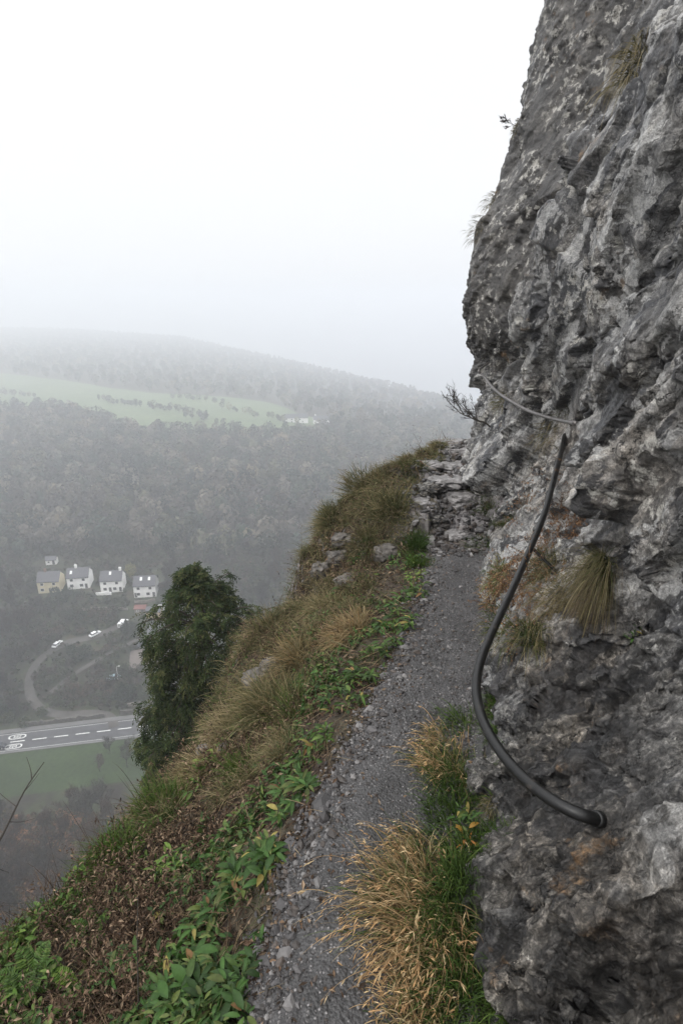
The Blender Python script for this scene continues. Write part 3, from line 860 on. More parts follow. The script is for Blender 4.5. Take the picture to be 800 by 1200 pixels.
# scrub on the slope under the crag, and rough garden growth round the cottages
P = jitter_grid(-150, 12, 40, 107, 1.5)
u_, v_ = project(np.column_stack([P, zv(P[:, 0], P[:, 1])])); P = P[(u_ > -90) & (u_ < 330)]
SCR = np.array([[.085, .052, .034], [.105, .060, .038], [.06, .048, .034], [.055, .052, .028], [.125, .078, .05], [.04, .042, .024]])
far_trees('scrub', P, rng.uniform(1.2, 4.2, len(P)) * (.55 + .9 * sstep(-.3, .4, fbm(np.column_stack([P, P[:, 0] * 0]) / 12, 2))), 46, .55, SCR * np.array([1.6, 1.4, 1.2]), 'tangled brown leafless scrub on the slope below the crag')
P = jitter_grid(-190, 60, 146, 250, 1.7)
u_, v_ = project(np.column_stack([P, zv(P[:, 0], P[:, 1])]))
keep = (u_ > -60) & (u_ < 420)
for q, wd in ((dp, 1.9), (dp2, 1.2), (yd, 5.0)):
    dd = np.min(np.linalg.norm(P[:, None, :] - q[None, :, :2], axis=2), axis=1); keep &= dd > wd * .75
for cu, cv in ((58, 691), (92, 686), (131, 690), (170, 696), (196, 760), (179, 724), (163, 720), (58, 662)):
    c_ = ground_at(cu, cv); keep &= np.linalg.norm(P - c_[:2], axis=1) > 7.0
nz_ = fbm(np.column_stack([P, P[:, 0] * 0]) / 14, 3)
keep &= rng.uniform(size=len(P)) < sstep(-.6, .1, nz_) * .95
P = P[keep]; GRN = np.array([[.04, .05, .024], [.055, .06, .03], [.035, .042, .022], [.06, .048, .036], [.075, .055, .042], [.05, .062, .03]])
far_trees('garden_growth', P, rng.uniform(.8, 3.4, len(P)) * (.6 + .8 * sstep(-.2, .4, nz_[keep])), 40, .6, GRN * .8, 'overgrown garden plants and rough grass round the cottages', 'blade')
# ================================================================== houses, walls, vehicles
M['white_wall'] = simple('white_render', (.86, .85, .83), .75, .08, .6)
M['cream_wall'] = simple('cream_render', (.62, .55, .38), .75, .1, .6)
M['stone_wall'] = simple('gritstone', (.19, .165, .145), .85, .3, 1.2)
M['dark_stone'] = simple('dark_walling', (.085, .078, .068), .9, .4, 1.4)
M['slate'] = simple('roof_slate', (.055, .055, .064), .55, .25, 1.5)
M['window'] = simple('dark_glass', (.02, .022, .025), .12, .1, 1)
M['door'] = simple('door_paint', (.05, .045, .04), .5, .1, 1)
M['trim'] = simple('white_frame', (.75, .75, .73), .5, .05, 1)
M['brick'] = simple('chimney_brick', (.20, .12, .09), .85, .25, 2)
M['car_white'] = simple('white_car_paint', (.78, .78, .78), .25, .02, 1)
M['car_blue'] = simple('pale_blue_car_paint', (.33, .45, .50), .3, .03, 1)
M['car_dark'] = simple('navy_car_paint', (.02, .024, .035), .25, .05, 1)
M['tyre'] = simple('tyre_rubber', (.02, .02, .02), .85, .1, 1)
M['ochre_wall'] = simple('ochre_render', (.48, .36, .20), .8, .12, .8)
M['red_roof'] = simple('red_tiles', (.15, .06, .05), .8, .2, 1)

def house(name, label, cat, loc, rz, W, D, H, roof_h, wall_m, wins, door=None, chim=(), group=None, roof_m=None, skylights=()):
    """front faces -Y; wins: (x, z, w, h); chim: x positions on the ridge"""
    root = empty(name, loc, rz); tag(root, label, cat, group)
    b = MB(); b.prism([(-D / 2, -1.5), (D / 2, -1.5), (D / 2, H), (0, H + roof_h - .15), (-D / 2, H)], -W / 2, W / 2)
    v = b.v[0]; b.v[0] = np.stack([v[:, 1], v[:, 0], v[:, 2]], 1)        # ridge along x
    b.build('wall', wall_m, root)
    r = MB(); o, e = .28, .22
    sl = roof_h / (D / 2)
    prof = [(-D / 2 - o, H - sl * o), (0, H + roof_h), (D / 2 + o, H - sl * o), (D / 2 + o, H - sl * o + e), (0, H + roof_h + e), (-D / 2 - o, H - sl * o + e)]
    # build as two slabs
    for s in (-1, 1):
        v = []
        for x in (-W / 2 - .12, W / 2 + .12):
            v += [[x, s * (D / 2 + o), H - sl * o], [x, 0, H + roof_h], [x, 0, H + roof_h + e], [x, s * (D / 2 + o), H - sl * o + e]]
        r.add(v, [[0, 1, 2, 3], [7, 6, 5, 4], [0, 4, 5, 1], [3, 2, 6, 7], [0, 3, 7, 4]])
    rf = r.build('roof', roof_m or M['slate'], root)
    for cx_ in chim:
        c = MB(); c.box(cx_ - .45, cx_ + .45, -.3, .3, H + roof_h - .5, H + roof_h + 1.2); c.box(cx_ - .5, cx_ + .5, -.36, .36, H + roof_h + 1.2, H + roof_h + 1.35)
        for k in (-.2, .2): c.tube([(cx_ + k, 0, H + roof_h + 1.35), (cx_ + k, 0, H + roof_h + 1.75)], .11, 6)
        c.build('chimney', M['brick'] if wall_m is not M['white_wall'] else M['white_wall'], rf)
    for x, y in skylights:
        z = H + roof_h * (1 - abs(y) / (D / 2)) + e
        k = MB(); v = []
        for dx in (-.45, .45):
            for dy in (-.55, .55): v.append([x + dx, y + dy, z + dy * sl + .05])
        k.add(v, [[0, 2, 3, 1]]); k.build('skylight', M['trim'], rf)
    for x, z, w, h in wins:
        f = MB(); t = .12; y0, y1 = -D / 2 - .05, -D / 2 + .02
        f.box(x - w / 2, x + w / 2, y0, y1, z - h / 2, z - h / 2 + t); f.box(x - w / 2, x + w / 2, y0, y1, z + h / 2 - t, z + h / 2)
        f.box(x - w / 2, x - w / 2 + t, y0, y1, z - h / 2 + t, z + h / 2 - t); f.box(x + w / 2 - t, x + w / 2, y0, y1, z - h / 2 + t, z + h / 2 - t)
        fr = f.build('window', M['trim'], root)
        g = MB(); g.box(x - w / 2 + t, x + w / 2 - t, -D / 2 - .02, -D / 2 + .02, z - h / 2 + t, z + h / 2 - t); g.build('pane', M['window'], fr)
    for x in (door or ()):
        g = MB(); g.box(x - .5, x + .5, -D / 2 - .04, -D / 2 + .02, 0, 2.05); dr = g.build('door', M['door'], root)
        g = MB(); g.box(x + .3, x + .38, -D / 2 - .08, -D / 2 - .04, .95, 1.07); g.build('handle', M['trim'], dr)
    return root
W4 = [(-2.4, 3.9, 1.3, 1.3), (2.2, 3.9, 1.3, 1.3), (-2.6, 1.4, 1.5, 1.4), (1.2, 1.4, 1.5, 1.4)]
def hpos(u, v): p = ground_at(u, v); return (p[0], p[1] + 3, p[2] + .25)
HS = [(58, 695, 'cream_wall', .10, 'cream rendered cottage with slate roof, half hidden behind dark shrubs', (.5,), (-1.5,), ()),
      (92, 690, 'white_wall', .14, 'white cottage with slate roof beside the cream one, shrubs under its front', (3.0,), (-.9,), ((-2.6, -1.6),)),
      (131, 694, 'white_wall', .12, 'white cottage beside the yellowish tree, a pale terrace wall before it', (-.6, 3.4), (3.4,), ((-.4, -.9),)),
      (170, 700, 'white_wall', .10, 'white cottage next to the dark yew, two skylights in its slate roof', (-3.6, 3.4), (), ((-1.4, -1.1), (1.8, -1.1)))]
for u, v, wm, rz, lab, dr, ch, sk in HS:
    house('cottage', lab, 'house', hpos(u, v), rz, 8.6, 6.4, 5.0, 2.9, M[wm], W4, dr, ch, 'row of cottages across the valley', skylights=sk)
# small shed up in the trees, stone house, ochre outbuilding
house('shed', 'tiny pale shed among the trees above the cottages', 'shed', hpos(58, 664), .2, 4.5, 3, 2.2, 1.0, M['white_wall'], [(-1, 1.2, .9, .9)], (1.0,))
sh = house('stone_house', 'grey stone house partly hidden by the dark yew, gravel before it', 'house', hpos(196, 764), -.5, 13, 8, 5.6, 3.6, M['stone_wall'],
      [(-4.4, 1.5, 1.8, 2.2), (-4.4, 4.3, 1.2, 1.2), (-1.5, 1.5, 1.2, 1.3), (1.5, 1.5, 1.2, 1.3), (1.5, 4.3, 1.2, 1.2)], (4.2,), (-5.2, 5.2))
house('outbuilding', 'small ochre outbuilding with a grey roof above the stone house', 'outbuilding', hpos(179, 727), .05, 5.5, 4, 2.8, 1.0, M['ochre_wall'], [(-1.2, 1.5, 1, 1)], (1.2,))
house('lean_to', 'low shed with a faded red roof above the stone house', 'shed', hpos(163, 722), .05, 4.4, 3, 2.0, .8, M['stone_wall'], [(-.9, 1.2, .8, .8)], (.9,), roof_m=M['red_roof'])
# farm on the far hill
for u, v, w, lab in ((377, 497, 16, 'white farmhouse at the end of the hill pasture'), (347, 495, 22, 'long pale barn beside the hill pasture')):
    p = ground_at(u, v)
    house('farmhouse' if w == 16 else 'barn', lab, 'farmhouse' if w == 16 else 'barn', (p[0], p[1], p[2]), .1, w, 8, 5, 3, M['white_wall'], [(-4, 3.6, 1.3, 1.3), (3.4, 3.6, 1.3, 1.3), (-4, 1.3, 1.3, 1.3)], (1.,), (-6,) if w == 16 else ())

# ---- walls ------------------------------------------------
def wall(name, label, pts, h, th, mat, cat='wall', group=None, base=-.3):
    P = np.asarray(pts, float)[:, :2]
    L = np.concatenate([[0], np.cumsum(np.linalg.norm(np.diff(P, axis=0), axis=1))]); n = max(3, int(L[-1] / .8))
    s = np.linspace(0, L[-1], n); Q = np.stack([np.interp(s, L, P[:, 0]), np.interp(s, L, P[:, 1])], 1)
    T = np.gradient(Q, axis=0); T /= np.linalg.norm(T, axis=1, keepdims=True); N_ = np.stack([-T[:, 1], T[:, 0]], 1)
    z = zv(Q[:, 0], Q[:, 1]); hh = h * (1 + .12 * rng.normal(size=n)); tj = th / 2 * (1 + .2 * rng.normal(size=(n, 1)))
    rows = [np.column_stack([Q - N_ * tj, z + base]), np.column_stack([Q - N_ * tj * .85, z + hh]), np.column_stack([Q + N_ * tj * .85, z + hh]), np.column_stack([Q + N_ * tj, z + base])]
    V = np.stack(rows, 1).reshape(-1, 3); F = list(grid_faces(n, 4)); F += [[0, 1, 2, 3], [4 * n - 1, 4 * n - 2, 4 * n - 3, 4 * n - 4]]
    o = mesh_np(name, V, np.array(F), mat); tag(o, label, cat, group); return o
so_ = RW / 2 + 2.4
def rs(u, v): return float(np.dot(ground_at(u, v)[:2] - ROAD0, RD))
wall('roadside_wall', 'dark dry stone wall along the far footway ending at the driveway', [road_pt(s, so_) for s in np.linspace(rs(22, 860) , rs(122, 846), 40)], 1.5, .6, M['dark_stone'], group='dry stone walls along the road')
wall('roadside_wall', 'dark dry stone wall running from the driveway behind the yew', [road_pt(s, so_) for s in np.linspace(rs(141, 843), 130, 40)], 1.6, .6, M['dark_stone'], group='dry stone walls along the road')
wall('terrace_wall', 'pale low terrace wall in front of the third cottage', [ground_at(*q) for q in ((113, 698), (131, 697))], 1.3, .4, M['white_wall'])
wall('garden_wall', 'low stone garden wall between the cottages and the driveway', [ground_at(*q) for q in ((96, 716), (125, 714), (150, 715))], 1.0, .4, M['stone_wall'])
wall('garden_wall', 'low stone retaining wall above the hedge by the road', [ground_at(*q) for q in ((150, 828), (168, 826), (190, 822))], 1.1, .4, M['stone_wall'])
wall('garden_wall', 'stone steps wall in the terraced garden under the fourth cottage', [ground_at(*q) for q in ((158, 707), (172, 706), (182, 704))], 1.0, .4, M['stone_wall'])
# street lamp beside the lane
p = ground_at(139, 797); root = empty('lamp_post', p); tag(root, 'slim pale lamp post beside the parked pale blue car', 'lamp post')
b = MB(); b.tube([(0, 0, -.2), (0, 0, 5.2)], [.09, .06], 8); b.build('post', M['trim'], root)
b = MB(); b.tube([(0, 0, 5.2), (.25, 0, 5.5), (.8, 0, 5.6)], .05, 6); b.build('arm', M['trim'], root)
b = MB(); b.box(.7, 1.25, -.12, .12, 5.53, 5.68); b.build('lamp_head', M['trim'], root)

# ---- vehicles ------------------------------------------------
def loft(mb, secs):
    """secs: list of (x, [(y,z)...]) closed profiles joined along x"""
    n = len(secs[0][1]); V = [[x, y, z] for x, pr in secs for y, z in pr]
    F = [[k * n + i, k * n + (i + 1) % n, (k + 1) * n + (i + 1) % n, (k + 1) * n + i] for k in range(len(secs) - 1) for i in range(n)]
    F3 = [[0, i + 1, i] for i in range(1, n - 1)] + [[(len(secs) - 1) * n, (len(secs) - 1) * n + i, (len(secs) - 1) * n + i + 1] for i in range(1, n - 1)]
    mb.add(V, F, F3)
def vehicle(name, label, cat, u, v, rz, paint, van=False, group='vehicles parked by the cottages', lift=.25, pos=None):
    p = ground_at(u, v) if pos is None else pos
    root = empty(name, (p[0], p[1], p[2] + lift), rz); tag(root, label, cat, group)
    L, W, H = (5.2, 1.95, 2.1) if van else (4.25, 1.75, 1.45)
    def pr(w, z0, z1, c=.12): return [(-w, z0 + c), (-w + c, z0), (w - c, z0), (w, z0 + c), (w, z1 - c), (w - c, z1), (-w + c, z1), (-w, z1 - c)]
    b = MB(); w = W / 2
    if van: loft(b, [(-L / 2, pr(w * .93, .35, 1.95)), (-L / 2 + .15, pr(w, .28, H)), (L / 2 - 1.9, pr(w, .28, H)), (L / 2 - 1.2, pr(w * .97, .28, 1.3)), (L / 2 - .2, pr(w * .93, .28, 1.1)), (L / 2, pr(w * .85, .4, .9))])
    else: loft(b, [(-L / 2, pr(w * .85, .38, .85)), (-L / 2 + .2, pr(w * .95, .28, .95)), (-L / 2 + .9, pr(w, .25, .95)), (L / 2 - 1.2, pr(w, .25, .93)), (L / 2 - .25, pr(w * .93, .28, .8)), (L / 2, pr(w * .8, .38, .68))])
    b.build('body', paint, root, smooth=False)
    g = MB()
    if van: loft(g, [(L / 2 - 1.87, pr(w * .90, 1.25, H - .1, .05)), (L / 2 - 1.15, pr(w * .86, 1.22, 1.33, .04))])
    else: loft(g, [(-L / 2 + .35, pr(w * .84, .9, .98, .03)), (-L / 2 + .95, pr(w * .80, .9, H - .1, .05)), (L / 2 - 1.75, pr(w * .80, .9, H - .08, .05)), (L / 2 - .98, pr(w * .84, .88, .96, .03))])
    gl = g.build('windows', M['window'], root)
    if not van:
        r = MB(); loft(r, [(-L / 2 + .85, pr(w * .78, H - .14, H - .06, .03)), (-L / 2 + 1.2, pr(w * .78, H - .1, H, .04)), (L / 2 - 2.0, pr(w * .78, H - .1, H - .01, .04)), (L / 2 - 1.7, pr(w * .78, H - .14, H - .06, .03))])
        r.build('roof', paint, root)
    for sx in (-L / 2 + .8, L / 2 - .85):
        for sy in (-1, 1):
            k = MB(); k.tube([(sx, sy * (w - .2), .32), (sx, sy * (w + .02), .32)], .32, 14); wh = k.build('wheel', M['tyre'], root)
            k = MB(); k.tube([(sx, sy * (w + .0), .32), (sx, sy * (w + .035), .32)], .19, 10); k.build('rim', M['trim'], wh)
    for sy in (-.55, .55):
        k = MB(); k.box(L / 2 - .09, L / 2 - .0, sy * W / 1.75 - .16, sy * W / 1.75 + .16, .62, .76); k.build('headlight', M['trim'], root)
    return root
vehicle('parked_car', 'white car parked slantwise on the driveway', 'car', 112, 745, 1.0, M['car_white'])
vehicle('parked_car', 'white car half hidden by bare trees beside the driveway bend', 'car', 68, 757, 1.35, M['car_white'])
vehicle('parked_van', 'tall white van standing at the head of the driveway', 'van', 145, 733, 1.45, M['car_white'], van=True)
vehicle('parked_car', 'pale blue car parked beside the lamp post', 'car', 134, 796, .25, M['car_blue'])
vehicle('parked_van', 'white van parked between the ochre outbuilding and the yew', 'van', 192, 716, .05, M['car_white'], van=True)
vehicle('parked_car', 'dark blue car parked by the corner of the stone house', 'car', 167, 757, .9, M['car_dark'])
q = road_pt(rs(-3, 880) , -1.9); vehicle('dark_car', 'dark car driving on the road beside the speed roundels', 'car', 0, 0, math.atan2(RD[1], RD[0]) + math.pi, M['car_dark'], pos=(q[0], q[1], -119.86), lift=.05, group=None)
# ================================================================== trees of the valley
def branch_tree(seed, H, levels=4, spread=.75, trunk_r=.16, ntwig=3, lean=0.0, first=.25, up=.25):
    """returns trunk/limb tubes (MB) and twig list [(p0,p1)]"""
    rr = random.Random(seed); mb = MB(); twigs = []
    def grow(p, d, L, r, lev):
        n = 4; pts = [p]; dd = d.copy(); seg = L / n
        for k in range(n):
            dd = dd + np.array([rr.gauss(0, .16), rr.gauss(0, .16), rr.gauss(up * .25, .10)]); dd /= np.linalg.norm(dd)
            pts.append(pts[-1] + dd * seg)
        rad = np.linspace(r, r * .55, n + 1)
        if lev <= 2: mb.tube(pts, rad, 6 if lev == 0 else 4, cap=False)
        else: twigs.append((np.array(pts), r))
        if lev >= levels: return
        nb = rr.randint(4, 6) if lev == 0 else rr.randint(3, 5)
        for b in range(nb):
            t = first + (1 - first) * (b + rr.random()) / nb if lev == 0 else .2 + .8 * (b + rr.random()) / nb
            i = min(int(t * n), n - 1); q = pts[i] + (pts[i + 1] - pts[i]) * (t * n - i)
            az = rr.uniform(0, 2 * math.pi); sp = spread * rr.uniform(.7, 1.25)
            ax = np.array([math.cos(az), math.sin(az), 0.0]); nd = dd * math.cos(sp) + ax * math.sin(sp) + np.array([0, 0, up])
            nd /= np.linalg.norm(nd)
            grow(q, nd, L * rr.uniform(.48, .68), r * .5, lev + 1)
        grow(pts[-1], dd, L * .55, r * .5, lev + 1)
    grow(np.zeros(3), np.array([lean, 0, 1.0]) / math.hypot(lean, 1), H * .5, trunk_r, 0)
    return mb, twigs
def twig_mesh(name, twigs, w, mat, parent, cols, fluff=0, flen=.5):
    V = []; F = []; C = []; n = 0
    for pts, r in twigs:
        c = cols[rng.integers(len(cols))] * rng.uniform(.7, 1.3)
        lines = [(pts, w)]
        for k in range(fluff):
            i = rng.integers(0, len(pts) - 1); d = rng.normal(size=3); d[2] = abs(d[2]) * .5; d /= np.linalg.norm(d)
            t = pts[i + 1] - pts[i]; d = d + t / (np.linalg.norm(t) + 1e-9) * .8
            L = flen * rng.uniform(.5, 1.3)
            lines.append((np.array([pts[i], pts[i] + d * L * .5, pts[i] + d * L + np.array([0, 0, .1 * L])]), w * .55))
        for q, ww in lines:
            a = rng.normal(size=3); a /= np.linalg.norm(a); m_ = len(q)
            wd = np.linspace(ww, ww * .35, m_)[:, None]
            V.append(q - a * wd); V.append(q + a * wd)
            for i in range(m_ - 1): F.append([n + i, n + i + 1, n + m_ + i + 1, n + m_ + i])
            C.append(np.repeat(c[None], 2 * m_, 0)); n += 2 * m_
    return mesh_np(name, np.concatenate(V), np.array(F), mat, col=np.concatenate(C), parent=parent)
M['bark'] = simple('grey_bark', (.055, .048, .040), .9, .3, 2.0)
BROWN = np.array([[.060, .046, .036], [.075, .052, .040], [.05, .044, .038], [.085, .055, .040]])
GREYB = np.array([[.055, .050, .045], [.066, .058, .048], [.045, .043, .038]])
def make_bare(name, seed, H, cols, w=.035, fluff=3, **k):
    root = empty(name); mb, tw = branch_tree(seed, H, **k)
    mb.build('trunk', M['bark'], root); twig_mesh('crown', tw, w, M['dead'], root, cols, fluff, H * .05)
    return root
def copy_tree(o, parent=None):
    c = o.copy(); COL.objects.link(c); c.parent = parent
    for ch in [x for x in bpy.data.objects if x.parent == o]: copy_tree(ch, c)
    return c
def kids(o): return [x for x in bpy.data.objects if x.parent == o]
_used = {}
def place(proto, loc, s=1.0, rz=None, label=None, cat='tree', group=None):
    if proto.name in _used:
        ch = _used[proto.name]; r = proto.copy(); COL.objects.link(r)
        for c_ in ch:
            k = c_.copy(); COL.objects.link(k); k.parent = r
    else: r = proto; _used[proto.name] = kids(proto)
    r.location = loc; r.rotation_euler = (0, 0, rng.uniform(0, 6.28) if rz is None else rz); r.scale = (s, s, s * rng.uniform(.9, 1.12))
    for k in ('label', 'category', 'group'):
        if k in r: del r[k]
    tag(r, label, cat, group); return r
bt = [make_bare('bare_tree', 100 + k, 9.5, BROWN if k % 2 else GREYB, .032, 3) for k in range(4)]
btf = [make_bare('bare_tree', 200 + k, 10.5, (BROWN if k % 2 else GREYB) * .8, .12, 5) for k in range(3)]
# brown trees on the slope under the crag
n_sl = 0
for k in range(420):
    u, v = rng.uniform(-60, 260), rng.uniform(905, 1150)
    g_ = ground_at(u, v + 20)
    if g_[1] > 106 or n_sl >= 95: continue
    n_sl += 1
    place(bt[k % 4], (g_[0], g_[1], g_[2] - .3), rng.uniform(.8, 1.5), label='bare brown tree on the scrubby slope below the green roadside field', group='bare trees on the slope below the field')
# bare trees beside the driveway, the large dim ones at the frame's edge
for u, v, s in ((2, 700, 1.3), (22, 722, 1.25), (-18, 745, 1.4), (12, 755, 1.3), (34, 745, 1.05), (-5, 785, 1.35), (20, 790, 1.2), (-25, 810, 1.3), (5, 822, 1.1), (28, 700, 1.0), (-30, 690, 1.4), (42, 768, .8), (24, 838, .8), (46, 720, .8)):
    g_ = ground_at(u, v); place(btf[rng.integers(3)], g_ - [0, 0, .3], s, label='tall bare tree in the grey clump filling the bend of the driveway', group='bare trees by the driveway bend')
for u, v in ((190, 872), (150, 900), (118, 905), (168, 892), (178, 905), (128, 885)):
    g_ = ground_at(u, v); place(bt[rng.integers(4)], g_ - [0, 0, .3], rng.uniform(.7, 1.0), label='slender bare tree standing at the edge of the roadside field', group='bare trees at the field edge')
for k in range(34):
    u, v = rng.uniform(195, 345), rng.uniform(668, 745)
    g_ = ground_at(u, v); place(btf[rng.integers(3)], g_ - [0, 0, .3], rng.uniform(.7, 1.15), label='pale bare tree in the wood behind the dark yew', group='bare trees behind the yew')

# leafy shrubs and small evergreens
def make_bush(name, seed, Rr, H, cols, K=420, leaf=.32, cone=False):
    root = empty(name); r = np.random.default_rng(seed)
    d = r.normal(size=(K, 3)); d /= np.linalg.norm(d, axis=1, keepdims=True); d *= (r.uniform(.25, 1, (K, 1)) ** .5)
    lump = 1 + .35 * perlin(d * 2.2 + seed * 3.1)[:, None]
    c = d * lump
    if cone:
        zz = r.uniform(0, 1, K); rad = (1 - zz) ** .85 * (1 + .25 * r.normal(size=K)); az = r.uniform(0, 6.28, K)
        c = np.stack([rad * np.cos(az), rad * np.sin(az), zz * 2 - 1], 1)
    c = c * [Rr, Rr, H * .5] + [0, 0, H * .52]
    a = r.normal(size=(K, 3)); a /= np.linalg.norm(a, axis=1, keepdims=True); b = np.cross(a, r.normal(size=(K, 3))); b /= np.linalg.norm(b, axis=1, keepdims=True)
    s = leaf * r.uniform(.6, 1.4, (K, 1))
    V = np.stack([c - a * s, c - b * s * .5, c + a * s, c + b * s * .5], 1).reshape(-1, 3)
    C = np.repeat(cols[r.integers(0, len(cols), K)] * r.uniform(.6, 1.4, (K, 1)), 4, 0)
    mesh_np('crown', V, np.arange(4 * K).reshape(-1, 4), M['blade'], col=C, parent=root)
    b_ = MB()
    for k in range(4): b_.tube([(0, 0, -.3), (rng.normal(0, .2) * Rr, rng.normal(0, .2) * Rr, H * .35), (rng.normal(0, .4) * Rr, rng.normal(0, .4) * Rr, H * .7)], [.10, .07, .03], 5, cap=False)
    b_.build('trunk', M['bark'], root)
    return root
DG = np.array([[.022, .036, .020], [.03, .045, .022], [.018, .03, .02]])
MG = np.array([[.04, .06, .025], [.05, .065, .03], [.06, .062, .03]])
RB = np.array([[.075, .05, .035], [.06, .048, .035], [.09, .06, .04]])
bushes = {'d': make_bush('evergreen_bush', 1, 2.2, 4.4, DG), 'm': make_bush('garden_bush', 2, 1.8, 2.6, MG), 'r': make_bush('bare_bush', 3, 1.8, 2.4, RB, 420, .26), 'c': make_bush('conifer', 5, 1.9, 7.0, DG, 800, .34, cone=True)}
GB = [('d', 75, 706, 1.2), ('d', 66, 700, 1.0), ('d', 92, 702, .8), ('d', 82, 698, .9), ('c', 150, 745, .9), ('d', 148, 742, .9), ('d', 156, 738, .8), ('d', 60, 712, 1.0), ('d', 98, 728, 1.0), ('d', 84, 726, .9),
      ('d', 92, 775, 1.2), ('d', 102, 770, 1.0), ('d', 84, 768, .9), ('c', 146, 820, 1.0), ('d', 152, 818, 1.1), ('d', 138, 822, 1.0), ('d', 182, 798, 1.0), ('m', 160, 812, 1), ('m', 170, 820, 1.1), ('m', 60, 800, .9),
      ('m', 72, 780, .9), ('m', 118, 818, .8), ('m', 66, 822, 1.0), ('m', 50, 838, 1.0), ('m', 30, 850, 1.1), ('m', 10, 846, 1.2), ('d', 2, 842, 1.3), ('d', 14, 836, 1.0), ('r', 88, 810, 1.2), ('r', 98, 816, 1.1), ('r', 104, 808, 1.0), ('r', 118, 806, 1.1),
      ('r', 126, 762, .9), ('r', 70, 742, 1.2), ('r', 58, 745, 1.1), ('r', 96, 742, .9), ('r', 122, 722, 1.1), ('r', 110, 720, 1.0), ('r', 104, 728, 1.0), ('m', 140, 712, .7), ('m', 186, 710, .9), ('m', 178, 696, .8), ('r', 190, 690, 1.1), ('d', 108, 706, .6), ('m', 160, 716, .8), ('m', 128, 780, .8), ('m', 140, 806, .8), ('m', 112, 826, .7), ('d', 40, 690, 1.2), ('r', 80, 820, .9), ('r', 128, 816, 1.0)]
NM = {'d': ('dark evergreen bush among the cottage gardens', 'dark bushes in the gardens', 'bush'), 'm': ('dull green bush among the gardens above the road', 'green bushes in the gardens', 'bush'),
      'r': ('brown leafless bush among the gardens above the road', 'brown bushes in the gardens', 'bush')}
ci = 0
for k, u, v, s in GB:
    g_ = ground_at(u, v)
    if k == 'c':
        lab = ['dark conifer at the head of the driveway by the white van', 'dark conifer in the garden between the lamp post and the road'][ci]; ci += 1
        place(bushes[k], g_, s, label=lab, cat='conifer', group='conifers in the gardens')
    else: place(bushes[k], g_, s, label=NM[k][0], group=NM[k][1], cat='bush')
yt = make_bush('willow_tree', 9, 2.6, 6.2, np.array([[.16, .15, .05], [.13, .125, .045], [.19, .165, .06]]), 700, .3)
place(yt, ground_at(154, 676), 1.0, label='yellowish green tree behind the third cottage', cat='tree')
# ================================================================== plants, stones and things by the path
def blades(base, d, L, W, droop, c0, c1, S=4, side=None, down=(0, 0, -1)):
    """N arched blades -> verts, quads, colours"""
    n = len(base); d = d / (np.linalg.norm(d, axis=1, keepdims=True) + 1e-9)
    if side is None:
        side = np.cross(d, rng.normal(size=(n, 3)))
    side /= np.linalg.norm(side, axis=1, keepdims=True) + 1e-9
    s = np.linspace(0, 1, S + 1)
    L = np.broadcast_to(np.asarray(L, float), (n,))[:, None, None]; W = np.broadcast_to(np.asarray(W, float), (n,))[:, None, None]
    dr = np.broadcast_to(np.asarray(droop, float), (n,))[:, None, None]
    ss = s[None, :, None]
    C = base[:, None, :] + d[:, None, :] * L * ss * (1 - .25 * dr * ss) + np.asarray(down)[None, None, :] * L * dr * ss ** 2.2
    wv = (1 - s ** 1.7)[None, :, None] * W * .5 + .00005
    V = np.stack([C - side[:, None, :] * wv, C + side[:, None, :] * wv], 2).reshape(-1, 3)
    k = np.arange(n)[:, None] * 2 * (S + 1) + np.arange(S)[None, :] * 2
    F = np.stack([k, k + 1, k + 3, k + 2], 2).reshape(-1, 4)
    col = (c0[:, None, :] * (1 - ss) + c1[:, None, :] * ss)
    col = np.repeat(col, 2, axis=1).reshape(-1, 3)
    return V, F, col
def leaves(base, d, L, W, c, up=None, fold=.25, droop=.25, S=4):
    """lanceolate leaves: 3 columns x (S+1) rows"""
    n = len(base); d = d / (np.linalg.norm(d, axis=1, keepdims=True) + 1e-9)
    if up is None: up = np.tile([0, 0, 1.0], (n, 1)) + .25 * rng.normal(size=(n, 3))
    side = np.cross(d, up); side /= np.linalg.norm(side, axis=1, keepdims=True) + 1e-9
    nn = np.cross(side, d)
    L = np.broadcast_to(np.asarray(L, float), (n,)); W = np.broadcast_to(np.asarray(W, float), (n,))
    s = np.linspace(0, 1, S + 1); w = np.sin(np.pi * np.clip(s, 0.02, .99) ** .8) ** .8; w[0] = .10; w[-1] = .03
    rows = []
    for i, t in enumerate(s):
        c_ = base + d * (L * t)[:, None] - np.array([0, 0, 1.0]) * (droop * L * t * t)[:, None]
        for k in (-1, 0, 1):
            rows.append(c_ + side * (k * W * .5 * w[i])[:, None] + nn * (abs(k) * fold * W * w[i])[:, None])
    V = np.stack(rows, 1).reshape(-1, 3); m_ = 3 * (S + 1)
    b = np.arange(n)[:, None, None] * m_ + np.arange(S)[None, :, None] * 3 + np.arange(2)[None, None, :]
    b = b.reshape(-1); F = np.stack([b, b + 1, b + 4, b + 3], 1)
    rowc = np.repeat(c[:, None, :], m_, axis=1); rowc[:, 1::3] *= 1.25
    return V, F, np.clip(rowc.reshape(-1, 3), 0, 1)
class Acc:
    def __init__(self): self.V = []; self.F = []; self.C = []; self.n = 0
    def add(self, t):
        V, F, C = t; self.V.append(V); self.F.append(F + self.n); self.C.append(C); self.n += len(V)
    def build(self, name, mat, parent=None, origin=None, smooth=False):
        V = np.concatenate(self.V)
        if origin is not None: V = V - origin
        return mesh_np(name, V, np.concatenate(self.F), mat, col=np.concatenate(self.C), parent=parent, smooth=smooth)
def pick(cols, n, var=.25): 
    cols = np.asarray(cols); return cols[rng.integers(0, len(cols), n)] * rng.uniform(1 - var, 1 + var, (n, 1))
